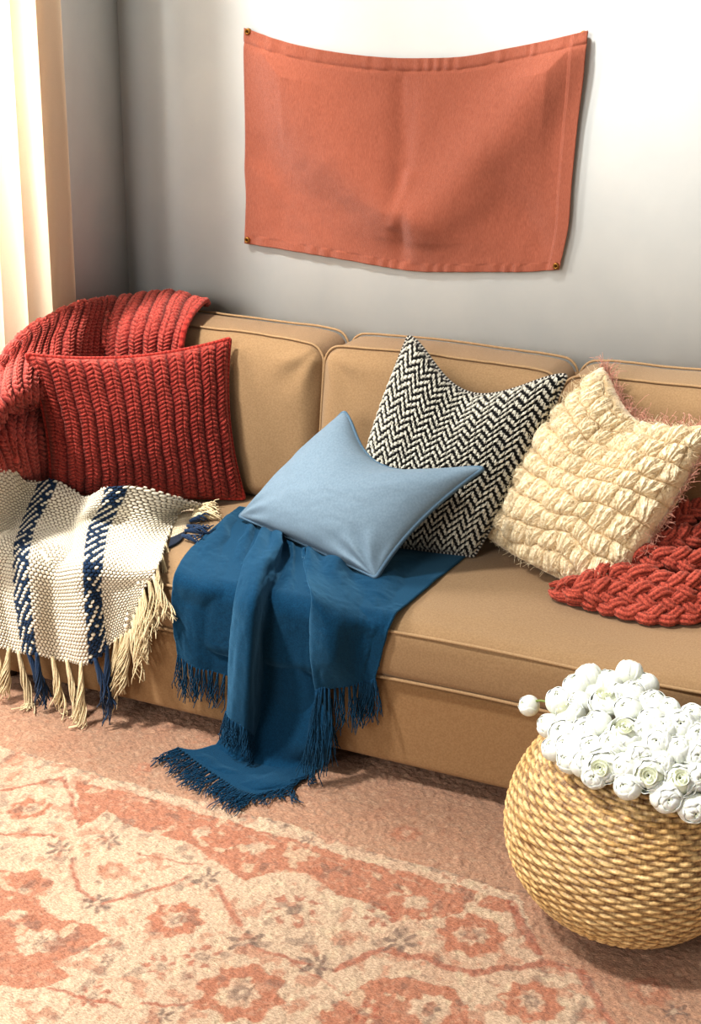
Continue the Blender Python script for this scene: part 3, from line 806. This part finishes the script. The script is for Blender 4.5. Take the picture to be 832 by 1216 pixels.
    fringe_part('tassel', R, dirs, r.uniform(.09, .15, len(j)), M['white'], e, 10, .008, .0020, seed=33, cols=[ivory*r.uniform(.85, 1.05) for _ in j], curl=.22, segs=12)
    # seat tassels at the turned corner
    E = np.concatenate([P3[-1, 2:34:6], P3[-1, 38::7]]); dirs = np.array([S(262, 612)-S(230, 612)+r.normal(0, .02, 3) for _ in E]); dirs[:, 2] = 0.0
    cols = [ivory]*6+[nv_]*(len(E)-6)
    fringe_part('tassel', E+np.array([0, 0, .008]), dirs, r.uniform(.05, .085, len(E)), M['white'], e, 10, .007, .0021, floor=SEAT, seed=35, cols=cols, curl=.3, segs=10)
striped_throw()

# ---- red knitted throw over the corner of the sofa
def red_throw():
    e = empty('red_throw', YY(120, 400, -.3), 'red cable-knit throw heaped over the back left corner of the sofa', 'throw')
    C = [
     # outer, crest, upper face, bulge, tuck, lower, bottom
     [XX(-60, 510, .112), XX(-42, 474, .125), XX(-36, 500, .160), XX(-38, 540, .245), XX(-34, 556, .176), XX(-34, 574, .180), XX(-32, 596, .18)],
     [XX(-16, 462, .112), XX(0, 433, .125), XX(2, 452, .160), XX(-3, 486, .255), XX(0, 500, .178), XX(0, 520, .225), XX(18, 566, .185)],
     [XX(16, 425, .112), XX(32, 398, .125), XX(28, 425, .160), XX(20, 468, .250), XX(30, 480, .176), XX(22, 524, .222), XX(36, 570, .190)],
     [XX(48, 400, .112), XX(64, 379, .125), XX(54, 414, .165), XX(46, 460, .222), XX(58, 476, .176), XX(60, 520, .182), XX(62, 572, .19)],
     [XX(86, 388, .112), XX(97, 365, .13), XX(84, 404, .19), XX(80, 448, .225), XX(84, 480, .21), XX(86, 520, .21), XX(88, 566, .21)],
     [YY(140, 376, -.10), YY(133, 359, -.26), YY(122, 392, -.40), YY(118, 440, -.47), YY(118, 480, -.455), YY(118, 520, -.455), YY(118, 565, -.46)],
     [YY(182, 372, -.08), YY(176, 354, -.20), YY(160, 388, -.415), YY(154, 430, -.445), YY(152, 475, -.445), YY(150, 515, -.445), YY(150, 560, -.45)],
     [YY(216, 372, -.08), YY(208, 353, -.20), YY(194, 388, -.41), YY(188, 430, -.44), YY(185, 475, -.44), YY(182, 515, -.44), YY(180, 560, -.45)],
     [YY(244, 380, -.09), YY(241, 364, -.215), YY(222, 392, -.398), YY(216, 430, -.432), YY(212, 475, -.435), YY(208, 515, -.435), YY(205, 560, -.44)],
    ]
    nu, nv = 520, 460
    P = push_out(smooth(push_out(net(C, nu, nv), .012), 3), .012); x, y = arclen(P); N = normals(P)
    s = np.sign(np.sum(N[350, 150]*(CAM-P[350, 150]))); N = N*s
    k = knit_cable(x+.006*fbm(y*12, x*6, 3)+.002*fbm(x*70, y*70, 53), y+.003*fbm(x*50, y*50, 54), .046, .0135, 2); k2 = knit_cable(x, y, .046/3, .009)
    d = .013*k+.0025*k2*k+.006*fbm(x*9, y*5, 83)+.010
    vv = np.linspace(0, 1, nv)[None, :]; d = .010+(d-.010)*np.clip((1-vv)*9, 0, 1)
    P = P+N*d[..., None]
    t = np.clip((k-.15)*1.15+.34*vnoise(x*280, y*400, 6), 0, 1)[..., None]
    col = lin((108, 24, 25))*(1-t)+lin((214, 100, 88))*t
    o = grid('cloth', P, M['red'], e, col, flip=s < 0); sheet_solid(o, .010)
    # rolled edge along the right side
    p = P[-1, 40:400:4]
    V_, Q_, tr = tube_arrays(p[None], .009, 10)
    a = np.arange(len(V_))//10; cc = np.where(((a+np.arange(len(V_)) % 10//4) % 3 == 0)[:, None], lin((140, 34, 32)), lin((204, 72, 62)))
    mesh('rolled_edge', V_, Q_, M['red'], e, cc, np.zeros((len(V_), 2)), tr)
red_throw()

# ---- rust chunky throw at the right
def rust_throw():
    e = empty('chunky_throw', S(760, 730), 'rust red chunky braided knit throw piled in front of the cream cushion', 'throw')
    rails = [
     [S(652, 704, .018), S(690, 712, .022), S(730, 722, .022), S(775, 732, .022), S(815, 732, .022), S(870, 728, .02)],
     [S(660, 698, .04), S(700, 700, .055), S(735, 704, .055), S(775, 712, .055), S(815, 716, .05), S(870, 712, .05)],
     [S(672, 700, .05), S(712, 690, .07), S(745, 684, .09), S(785, 690, .09), S(820, 694, .09), S(870, 690, .08)],
     [S(700, 695, .06), S(728, 678, .08), S(752, 664, .11), S(790, 664, .12), S(822, 668, .12), S(870, 660, .12)],
     [S(720, 690, .06), S(742, 668, .08), S(764, 648, .13), S(795, 640, .15), S(825, 636, .15), S(870, 624, .15)],
     [S(740, 680, .06), S(762, 655, .09), S(782, 634, .14), S(808, 618, .17), S(832, 602, .18), S(870, 584, .18)],
    ]
    rr = np.random.default_rng(2)
    k = 300; t = np.linspace(0, 1, k); sides = 28
    for ri, rl in enumerate(rails):
        c = cr1(np.array(rl), k, 0)
        c += .004*np.stack([np.sin(t*9+ri), np.cos(t*7+ri*2), np.sin(t*8+ri*3)], 1)
        T = unit(np.gradient(c, axis=0)); toc = unit(CAM-c); A = unit(np.cross(T, toc)); Bn = np.cross(A, T)
        Ls = np.linalg.norm(np.diff(c, axis=0), axis=1).sum(); w = Ls/.150*2*math.pi
        paths = []
        for sidx in range(3):
            ph = w*t+sidx*2*math.pi/3+ri
            paths.append(c+A*(np.sin(ph)*(.0185+.004*np.sin(t*23+ri)))[:, None]+Bn*(np.sin(2*ph)*.010)[:, None])
        paths = np.array(paths); paths[..., 2] = np.maximum(paths[..., 2], SEAT+.022)
        th = np.arange(sides)/sides*2*math.pi
        taper = np.clip(np.minimum(t*14, (1-t)*14), .15, 1)**.5
        ply = np.abs(np.sin(3.0*th[None, :]+(Ls*42)*t[:, None]+.6*np.sin(t*60)[:, None]))**.8
        rad = .0150*taper[:, None]*(.78+.26*ply+.05*rr.normal(size=ply.shape))
        R3 = np.broadcast_to(rad, (3, k, sides))
        V_, Q_, tr = tube_arrays(paths, R3, sides)
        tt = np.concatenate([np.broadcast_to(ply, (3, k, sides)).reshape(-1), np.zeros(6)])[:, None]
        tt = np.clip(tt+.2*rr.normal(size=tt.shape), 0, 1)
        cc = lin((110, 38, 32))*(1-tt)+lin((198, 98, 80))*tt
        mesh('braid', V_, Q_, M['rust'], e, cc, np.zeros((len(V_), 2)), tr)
    # knitted body under the braids
    body = [[rails[a][b]+np.array([0, .012, -.03]) for b in range(6)] for a in range(6)]
    Pb = net(body, 60, 60); sg = np.sign(np.sum(normals(Pb)[30, 30]*(CAM-Pb[30, 30])))
    cb = np.broadcast_to(lin((150, 46, 36)), Pb.shape)
    Pb[..., 2] = np.maximum(Pb[..., 2], SEAT+.008)
    sheet_solid(grid('knit_body', Pb, M['rust'], e, cb, flip=sg < 0), .006)
rust_throw()

# ------------------------------------------------------------------ basket of blossoms
BX, BY, BR, BH = 1.975, -1.285, .252, .425
def build_basket():
    e = empty('woven_basket', (BX, BY, 0), 'round woven straw basket standing on the rug at the right', 'basket')
    nt, nz = 1080, 330
    prof_r, prof_z = [], []
    s = np.linspace(0, 1, 400)
    zm = .205
    ang = np.radians(-78+s*(78+66))
    r0 = BR*np.cos(ang)**.86
    z0 = np.where(ang < 0, zm+zm*np.sin(ang)/np.sin(np.radians(78)), zm+(BH-zm)*np.sin(ang)/np.sin(np.radians(66)))
    d = np.concatenate([[0], np.cumsum(np.hypot(np.diff(r0), np.diff(z0)))]); q = np.linspace(0, d[-1], nz)
    r1 = np.interp(q, d, r0); z1 = np.interp(q, d, z0)
    th = np.linspace(0, 2*math.pi, nt, endpoint=False)[:, None]
    P = np.stack([r1*np.cos(th), r1*np.sin(th), np.broadcast_to(z1, (nt, nz))], -1)
    N = normals(P); N = N*np.sign(np.sum(N*np.stack([np.cos(th)+0*r1, np.sin(th)+0*r1, 0*th+0*r1], -1), -1).mean())
    rows = 56
    f = (q/d[-1]*rows)[None, :]+.10*np.sin(th*7)+.10*np.abs((th*15/math.pi % 2)-1)+.34*fbm(np.cos(th)*4+5, np.sin(th)*3+0*q[None, :]*0+q[None, :]*6, 3)
    row = np.floor(f); fr = f-row
    ns = 58
    over = np.sin(th*ns/2*1.0+math.pi*row+.5*fbm(np.cos(th)*8, np.sin(th)*8+row, 9))
    twist = np.sin(th*ns*1.5+fr*4.0+row*1.3)
    prof = np.clip(1-np.abs(fr*2-1)**2.4, 0, 1)**.5
    hgt = prof*(.66+.34*over)+.05*twist*prof+.10*fbm(th*60, q[None, :]*60+row, 19)*prof
    P = P+N*(.0068*hgt)[..., None]
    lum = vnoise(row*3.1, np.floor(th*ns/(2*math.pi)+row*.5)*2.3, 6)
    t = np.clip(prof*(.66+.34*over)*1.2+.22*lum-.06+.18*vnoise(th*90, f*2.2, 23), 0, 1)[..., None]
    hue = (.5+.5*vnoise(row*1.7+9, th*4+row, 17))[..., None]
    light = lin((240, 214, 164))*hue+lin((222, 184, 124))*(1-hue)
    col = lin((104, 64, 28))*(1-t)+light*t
    R = Matrix.Rotation(math.radians(7), 3, 'Y') @ Matrix.Rotation(math.radians(4), 3, 'X')
    Rn = np.array(R)
    def place(Q):
        Q = Q.reshape(-1, 3)@Rn.T; return Q+np.array([BX, BY, 0])
    V = place(P); lift = -V[:, 2].min()+.011; V[:, 2] += lift
    mesh('woven_body', V, gq(nt, nz, True), M['basket'], e, col, uvgrid(nt, nz))
    # rolled rim, flat bottom, dark lining
    a = np.linspace(0, 2*math.pi, 200, endpoint=False)
    rim = np.stack([r1[-1]*np.cos(a), r1[-1]*np.sin(a), np.full(200, z1[-1])], -1)
    v = place(rim); v[:, 2] += lift
    th2 = np.arange(12)
    V_, Q_, _ = tube_arrays(v[None], (.010*(.8+.2*np.sin(np.arange(200)[:, None]*.9+th2[None, :]*.5)))[None], 12, True)
    mesh('rim', V_, Q_, M['basket'], e, np.broadcast_to(lin((206, 162, 92)), V_.shape), np.zeros((len(V_), 2)))
    zz = np.linspace(0, 1, 12)
    inn = np.stack([np.cos(a)[:, None]*(r1[-1]*(1-zz)+.02*zz), np.sin(a)[:, None]*(r1[-1]*(1-zz)+.02*zz), (z1[-1]-.12*np.sqrt(zz))[None, :]+0*a[:, None]], -1)
    v = place(inn); v[:, 2] += lift
    mesh('lining', v, gq(200, 12, True), M['straw_in'], e, None, uvgrid(200, 12))
    bt = np.stack([np.cos(a)[:, None]*r1[0]*np.linspace(1, .02, 6), np.sin(a)[:, None]*r1[0]*np.linspace(1, .02, 6), np.full((200, 6), z1[0])], -1)
    v = place(bt); v[:, 2] += lift
    mesh('bottom', v, gq(200, 6, True), M['straw_in'], e, None, uvgrid(200, 6))
build_basket()

def blossom_arrays(kind, seed):
    """ball-shaped bloom: a soft core wrapped in cupped petals (unit radius)"""
    r = np.random.default_rng(seed)
    def petal(az, tilt, w, lenp, rad, n=12, m=12, curl=.12):
        a = np.linspace(-1, 1, n)[:, None]; b = np.linspace(0, 1, m)[None, :]
        el = -1.2+lenp*b                                        # from the base upward
        wid = w*np.sqrt(np.clip(1-(2*b-1.02)**2*.86, 0, 1))
        A = az+a*wid/np.maximum(.35, np.cos(el))
        el = el-.18*a**2*b+.04*np.sin(a*5+seed)*b
        R = rad*(1+curl*np.clip(b-.75, 0, 1)*2.4*(1-.3*np.abs(a))+.03*np.sin(a*4+az)*b)-.02*a**2
        X = R*np.cos(el)*np.cos(A); Y = R*np.cos(el)*np.sin(A); Z = R*np.sin(el)
        P = np.stack([X, Y, Z+0*a], -1)
        tone = np.broadcast_to(b*(1-.15*np.abs(a)), (n, m))
        return P, tone
    V = []; Q = []; Cc = []; o = 0
    # core
    n, m = 20, 14
    a = np.linspace(0, 2*math.pi, n, endpoint=False)[:, None]; b = np.linspace(-1.5, 1.5, m)[None, :]
    R = .86*(1+.05*np.sin(a*3+seed)*np.cos(b))
    P = np.stack([R*np.cos(b)*np.cos(a), R*np.cos(b)*np.sin(a), R*np.sin(b)+0*a], -1)
    V.append(P.reshape(-1, 3)); Q.append(gq(n, m, True)); Cc.append(np.broadcast_to(lin((222, 226, 206)), (n*m, 3))); o += n*m
    layers = {'ball': [(5, .95, 2.55, .93, .02), (5, 1.0, 2.15, .99, .05)],
              'rose': [(4, .75, 2.25, .90, .05), (5, .85, 1.95, .97, .14), (5, .95, 1.6, 1.03, .22)]}[kind]
    for li, (cnt, w, ln, rad, cu) in enumerate(layers):
        for k in range(cnt):
            az = 2*math.pi*(k+.5*li)/cnt+r.normal(0, .12)
            P, tone = petal(az, 0, w*r.uniform(.9, 1.1), ln*r.uniform(.94, 1.05), rad+.012*k/cnt, curl=cu)
            nn, mm = P.shape[:2]
            V.append(P.reshape(-1, 3)); Q.append(gq(nn, mm, off=o)); o += nn*mm
            tt = tone.reshape(-1, 1)
            Cc.append(lin((214, 218, 198))*(1-tt)+lin((218, 220, 216))*tt)
    return np.concatenate(V), np.concatenate(Q), np.concatenate(Cc)
def center_arrays(seed):
    """rolled inner petals"""
    V = []; Q = []; Cc = []; o = 0
    for k, (rad, top) in enumerate(((.42, .98), (.26, 1.02), (.12, 1.0))):
        n, m = 22, 5
        a = np.linspace(0, 5.6, n)[:, None]+k*2+seed; b = np.linspace(0, 1, m)[None, :]
        R = rad*(.9+.25*b+.05*np.sin(a*3))
        P = np.stack([R*np.cos(a), R*np.sin(a), .66+(top-.66)*b+.02*np.sin(a*2)], -1)
        V.append(P.reshape(-1, 3)); Q.append(gq(n, m, off=o)); o += n*m
        Cc.append(np.broadcast_to(lin((228, 230, 212)), (n*m, 3)))
    return np.concatenate(V), np.concatenate(Q), np.concatenate(Cc)

def blossoms():
    protos = []
    for k, kind in enumerate(('ball', 'ball', 'rose')):
        V, Q, c = blossom_arrays(kind, 3+k)
        o = mesh('blossom', V, Q, M['petal'], None, c, V[:, :2]); m_ = o.modifiers.new('thick', 'SOLIDIFY'); m_.thickness = .03
        kid = None
        if kind == 'rose':
            V, Q, c = center_arrays(k); kid = mesh('flower_center', V, Q, M['petal'], o, c, V[:, :2]); kid.matrix_parent_inverse = Matrix.Identity(4)
            kid['label'] = 'pale yellow-green rolled centre'
        protos.append((o, kid))
    spots = [(520, 105, 45), (580, 155, 46), (440, 145, 50), (530, 185, 46), (365, 120, 45), (318, 160, 46), (250, 212, 46), (290, 270, 50), (212, 310, 42),
             (430, 222, 55), (515, 245, 48), (610, 225, 50), (605, 288, 46), (710, 305, 56), (668, 245, 40), (772, 345, 46), (400, 300, 46), (350, 332, 50), (262, 340, 50),
             (505, 345, 60), (625, 375, 52), (702, 402, 46), (768, 420, 46), (450, 380, 46), (370, 402, 50), (290, 392, 50), (555, 420, 46), (420, 462, 56), (342, 450, 50),
             (500, 465, 46), (595, 492, 58), (512, 540, 48), (710, 520, 56), (642, 450, 42), (662, 585, 55), (762, 628, 52), (385, 500, 46), (772, 505, 50), (290, 440, 46), (228, 398, 42),
             (830, 390, 50), (845, 470, 50), (850, 560, 52), (830, 310, 48), (850, 640, 50), (920, 420, 50), (925, 520, 52), (915, 610, 50), (900, 340, 46), (760, 270, 44),
             (650, 320, 44), (570, 330, 40), (470, 190, 42), (380, 190, 44), (330, 225, 44)]
    rose = {(505, 345), (710, 520), (430, 222), (595, 492), (420, 462), (845, 470), (290, 270)}
    ctr = np.array([2.035, -1.345, .405]); rad = np.array([.215, .19, .155])
    used = [0, 0, 0]
    def put(k, p, r_, up, spin, label, group):
        src, kid = protos[k]
        if used[k] == 0: o = src; kd = kid
        else:
            o = src.copy(); COL.objects.link(o); kd = None
            if kid is not None:
                kd = kid.copy(); COL.objects.link(kd); kd.parent = o
        used[k] += 1
        from mathutils import Vector
        q = Vector(up).to_track_quat('Z', 'Y')
        o.rotation_mode = 'QUATERNION'; o.rotation_quaternion = q @ Matrix.Rotation(spin, 3, 'Z').to_quaternion()
        o.location = p; o.scale = (r_,)*3
        tag(o, label, 'flower', group)
        return o
    r = np.random.default_rng(21)
    for (cx, cy, cr) in spots:
        px, py = 580+cx/3.12, 760+cy/3.12
        d = ray(px, py); oc = (CAM-ctr)/rad; dd = d/rad
        a = dd@dd; b = 2*oc@dd; c = oc@oc-1; disc = b*b-4*a*c
        t = (-b-math.sqrt(disc))/(2*a) if disc > 0 else -b/(2*a)
        p = CAM+d*t
        depth = t
        rr = cr/3.12*depth/FPX*1.16
        nrm = unit((p-ctr)/rad**2)
        p = p-nrm*rr*.35
        up = unit(nrm*.9+unit(CAM-p)*.5+r.normal(0, .3, 3))
        k = 2 if (cx, cy) in rose else int(r.integers(0, 2))
        if (cx, cy) == (520, 105): lab, g = 'white ball-shaped blossom at the very top of the heap on the basket', None
        elif (cx, cy) == (662, 585): lab, g = 'white blossom hanging lowest in the middle front of the heap over the basket', None
        elif (cx, cy) == (512, 540): lab, g = 'small white blossom at the lower front edge, above the basket weave', None
        elif (cx, cy) == (505, 345): lab, g = 'large open rose-like white blossom in the middle of the heap', None
        elif (cx, cy) == (710, 520): lab, g = 'open white blossom with visible pale green centre low at the right of the heap', None
        elif (cx, cy) == (430, 222): lab, g = 'open white blossom with rolled centre high in the heap', None
        elif k == 2: lab, g = 'open rose-like white blossom with a rolled centre heaped on the straw basket', 'open rose-like blossoms on the basket'
        else: lab, g = 'closed ball-shaped white blossom packed in the heap on the straw basket', 'white ball blossoms on the basket'
        put(k, p, rr, up, r.uniform(0, 6), lab, g)
    # the one on a stem, sticking out to the left
    p = on(628, 838, 'Y', -1.28)
    o = put(0, p, .0225, unit(np.array([-.5, -.6, .5])), 1.0, 'single small white blossom on a thin stem poking out at the left', None)
    q1 = on(662, 838, 'Y', -1.30); q0 = on(640, 832, 'Y', -1.285)
    pts = cr1(np.array([p, q0, q1, q1+np.array([.03, .02, -.03])]), 14, 0)
    st = tubes('stem', pts[None], .0026, M['stem'], None, 7)
    st.parent = o
    loc = Matrix.LocRotScale(o.location, o.rotation_quaternion, o.scale)
    st.matrix_parent_inverse = loc.inverted()
    st['label'] = 'thin green stem'
blossoms()

# ------------------------------------------------------------------ rug
def build_rug():
    X0, X1, Y0, Y1 = .13, 3.05, -2.95, -.70
    st = .0036
    xs = np.arange(X0, X1, st); ys = np.arange(Y0, Y1, st)
    X, Y = np.meshgrid(xs, ys, indexing='ij')
    Xw = X+.010*fbm(X*28, Y*28, 101, 3); Yw = Y+.010*fbm(X*28, Y*28, 107, 3)
    G = lambda p: FL(p[0], p[1])[:2]
    def poly(pts):
        q = np.array([G(p) for p in pts]); inside = np.zeros(X.shape, bool)
        for a, b in zip(q, np.roll(q, -1, 0)):
            with np.errstate(divide='ignore', invalid='ignore'):
                c = ((a[1] > Yw) != (b[1] > Yw)) & (Xw < (b[0]-a[0])*(Yw-a[1])/(b[1]-a[1]+1e-12)+a[0])
            inside ^= c
        return inside
    def line(pts, w):
        q = np.array([G(p) for p in pts]); dm = np.full(X.shape, 9.)
        for a, b in zip(q[:-1], q[1:]):
            d = b-a; s = np.clip(((Xw-a[0])*d[0]+(Yw-a[1])*d[1])/(d@d), 0, 1)
            dm = np.minimum(dm, np.hypot(Xw-a[0]-s*d[0], Yw-a[1]-s*d[1]))
        return np.clip((w-dm)/.004, 0, 1)
    cream, terra, border, grey, deep = lin((234, 206, 178)), lin((208, 143, 114)), lin((208, 166, 138)), lin((140, 116, 104)), lin((190, 112, 88))
    col = np.broadcast_to(cream, X.shape+(3,)).copy()
    nz = (.5+.5*fbm(X*60, Y*60, 120, 3))
    def mix(m, c, k=1.0):
        m = np.clip(np.asarray(m, float)*k, 0, 1)[..., None]
        col[:] = col*(1-m)+np.asarray(c)*m
    # soft field variation
    mix(np.clip(fbm(X*7, Y*7, 131)*1.5, 0, 1), terra, .22)
    # border zone beside the sofa and to the right
    bz = poly([(-400, 800), (-400, 840), (0, 890), (50, 902), (125, 925), (185, 940), (360, 987), (466, 1020), (526, 1037), (616, 1068), (641, 1135), (700, 1165), (735, 1230), (900, 1500), (2500, 1500), (2500, 700), (0, 700)])
    mix(bz, border); mix(bz*np.clip(fbm(X*18, Y*18, 140), 0, 1), terra, .35)
    mix(line([(0, 892), (50, 904), (125, 926), (185, 942), (360, 989), (466, 1022), (526, 1039), (616, 1062), (720, 1095)], .006)*(np.sin(X*120) > -.2), grey, .55)
    mix(line([(0, 872), (125, 905), (360, 962), (560, 1015)], .004)*(np.sin(X*90) > 0), grey, .25)
    # terracotta bands and patches
    mix(poly([(90, 930), (160, 945), (225, 965), (300, 985), (415, 1020), (500, 1043), (600, 1072), (612, 1088), (560, 1080), (530, 1090), (500, 1098), (470, 1096), (440, 1075), (400, 1066), (370, 1040), (330, 1038), (290, 1050), (265, 1030), (220, 1003), (160, 985), (125, 965), (95, 985)]), terra, .92)
    mix(poly([(-40, 1037), (45, 1036), (62, 1050), (48, 1078), (70, 1095), (110, 1100), (128, 1112), (95, 1135), (60, 1148), (88, 1162), (40, 1178), (-40, 1170)]), terra, .9)
    mix(poly([(416, 1182), (440, 1165), (490, 1163), (540, 1178), (556, 1200), (550, 1232), (390, 1232), (380, 1205)]), terra, .9)
    mix(poly([(540, 1205), (600, 1235), (500, 1240)]), terra, .7)
    for pts, w in (([(0, 942), (75, 926), (94, 986)], .008), ([(0, 994), (70, 996)], .006), ([(85, 1010), (92, 1060), (115, 1076)], .007), ([(115, 1078), (170, 1062), (230, 1045)], .007),
                   ([(258, 1055), (285, 1102)], .009), ([(604, 1076), (641, 1135)], .012), ([(400, 1155), (450, 1130), (500, 1140), (560, 1160), (650, 1145), (690, 1160), (722, 1216), (740, 1260)], .011),
                   ([(165, 1016), (240, 1030)], .005), ([(285, 1122), (350, 1145), (400, 1155)], .006), ([(60, 1175), (150, 1200), (240, 1192)], .006), ([(330, 1135), (420, 1190)], .004)):
        mix(line(pts, w), deep, .75)
    mix(line([(200, 962), (300, 990), (415, 1030), (560, 1068)], .004)*(np.sin(X*70) > -.3), cream, .7)
    def motif(px, py, r, kind):
        c = G((px, py)); a = np.arctan2(Yw-c[1], Xw-c[0]); d = np.hypot(Xw-c[0], Yw-c[1])*(1+.12*np.cos(a*8+px))
        if kind == 'medal':
            mix(np.clip((r-d)/.006, 0, 1), terra, .95); mix(np.clip((r*.50-d)/.005, 0, 1), cream, .8); mix(np.clip((r*.3-d)/.004, 0, 1), grey, .55); mix(np.clip((r*.13-d)/.004, 0, 1), cream, .8)
        elif kind == 'grey':
            pet = r*(.65+.35*np.cos(a*6)); mix(np.clip((pet-d)/.005, 0, 1), grey, .75); mix(np.clip((r*.28-d)/.004, 0, 1), cream, .8)
        elif kind == 'ring':
            mix(np.clip((.011-np.abs(d-r*.8))/.005, 0, 1)*(np.cos(a*7) > -.1), deep, .7); mix(np.clip((r*.4-d)/.005, 0, 1), grey, .6); mix(np.clip((r*.18-d)/.004, 0, 1), cream, .8)
        elif kind == 'light':
            mix(np.clip((r-d)/.006, 0, 1), cream, .95); mix(np.clip((r*.5-d)/.005, 0, 1), lin((214, 186, 158)), .6)
        elif kind == 'terra':
            mix(np.clip((r-d)/.008, 0, 1)*(.6+.4*nz), terra, .8); mix(np.clip((r*.35-d)/.005, 0, 1), cream, .5)
    k = 1/560.
    for (px, py, r, kd) in ((35, 963, .05, 'medal'), (208, 1095, .06, 'medal'), (285, 1182, .085, 'medal'), (560, 1112, .07, 'medal'), (630, 1192, .06, 'medal'), (483, 993, .035, 'terra'),
                            (350, 1082, .055, 'ring'), (45, 1122, .042, 'light'), (45, 1122, .02, 'grey'), (245, 1045, .038, 'grey'), (115, 1076, .036, 'grey'), (70, 1010, .034, 'grey'), (130, 1000, .034, 'grey'),
                            (290, 1122, .042, 'grey'), (375, 1148, .042, 'grey'), (472, 1122, .045, 'grey'), (450, 1090, .034, 'ring'), (512, 1200, .042, 'light'), (512, 1200, .022, 'grey'), (135, 1037, .036, 'terra'), (405, 1115, .030, 'terra'),
                            (190, 1150, .03, 'ring'), (160, 1165, .024, 'light'), (240, 1140, .034, 'ring'), (125, 1142, .02, 'grey'), (20, 1090, .02, 'light'), (240, 990, .025, 'light'), (305, 1010, .026, 'light'), (495, 1075, .03, 'light'),
                            (190, 1210, .03, 'grey'), (110, 1185, .03, 'ring'), (430, 1205, .03, 'ring'), (355, 1195, .022, 'terra'), (330, 1160, .02, 'terra'), (60, 1060, .014, 'light'), (30, 1060, .014, 'light'), (700, 1210, .03, 'terra'),
                            (770, 1180, .045, 'terra'), (800, 1205, .03, 'grey'), (20, 905, .03, 'terra'), (170, 915, .03, 'terra'), (365, 1000, .02, 'grey'), (100, 1010, .02, 'terra'), (205, 1015, .02, 'light'), (560, 1080, .02, 'light')):
        motif(px, py, r, kd)
    # repeats out toward the room, beyond what the picture shows
    r = np.random.default_rng(77)
    for _ in range(60):
        x = r.uniform(X0+.1, X1-.1); y = r.uniform(Y0+.1, -2.05); kd = ['medal', 'grey', 'ring', 'light', 'terra'][r.integers(0, 5)]
        c = np.array([x, y]); G0 = G; G = lambda p, c=c: c
        motif(0, 0, r.uniform(.025, .06), kd); G = G0
    # small scattered flecks of the field
    fl = fbm(X*34, Y*34, 171, 2); fm = fbm(X*30+7, Y*30, 173, 2); inner = ~bz
    mix(np.clip((fl-.30)*9, 0, 1)*inner, terra, .55); mix(np.clip((fm-.42)*9, 0, 1)*inner, grey, .45); mix(np.clip((-fl-.38)*9, 0, 1)*inner, lin((244, 222, 190)), .6)
    # worn, flecked pile
    mix(np.clip(fbm(X*90, Y*90, 150, 2)*1.6-.35, 0, 1), cream, .45)
    mix(np.clip(-fbm(X*110, Y*60, 155, 2)*1.6-.45, 0, 1), lin((176, 112, 84)), .4)
    Z = .006+.0022*vnoise(X*150, Y*150, 160)+.0016*vnoise(X*75+Y*30, Y*75, 163)
    P = np.stack([X, Y, Z], -1)
    o = grid('area_rug', P, M['rug'], None, col)
    tag(o, 'faded terracotta and cream patterned oriental rug under the sofa front', 'rug')
build_rug()

# ------------------------------------------------------------------ light
def area(name, loc, target, size, power, color):
    l = D.lights.new(name, 'AREA'); l.shape = 'DISK'; l.size = size; l.energy = power; l.color = color
    o = D.objects.new(name, l); COL.objects.link(o); o.location = loc
    from mathutils import Vector
    o.rotation_euler = (Vector(target)-Vector(loc)).to_track_quat('-Z', 'Y').to_euler()
    return o
area('window_daylight', (-1.5, -4.0, 7.5), (1.2, -.8, .5), .85, 1010, (1.0, .985, .955))
area('front_fill', (-.1, -6.0, 2.7), (1.4, 0, 1.1), 2.2, 175, (1.0, .975, .94))  # added soft fill from the open front, evens out the back wall
area('window_glow', (-.55, -.95, 1.75), (.4, -.72, 1.35), .8, 46, (1.0, .97, .92))
w = D.worlds.new('room_light'); bpy.context.scene.world = w; w.use_nodes = True
bg = w.node_tree.nodes['Background']; bg.inputs[0].default_value = (1.0, .94, .86, 1); bg.inputs[1].default_value = .40

# ------------------------------------------------------------------ camera
cd = D.cameras.new('camera'); cam = D.objects.new('camera', cd); COL.objects.link(cam)
cd.sensor_fit = 'VERTICAL'; cd.sensor_height = 36; cd.lens = FPX/H*36; cd.clip_start = .05
m = Matrix.Identity(4)
for i in range(3):
    m[i][0] = RIGHT[i]; m[i][1] = UP[i]; m[i][2] = -FWD[i]; m[i][3] = CAM[i]
cam.matrix_world = m
sc = bpy.context.scene; sc.camera = cam
sc.view_settings.view_transform = 'Standard'; sc.view_settings.look = 'None'
sc.view_settings.exposure = 0.16; sc.view_settings.gamma = .87
sc.cycles.max_bounces = 8
try: sc.cycles.use_denoising = True
except Exception: pass
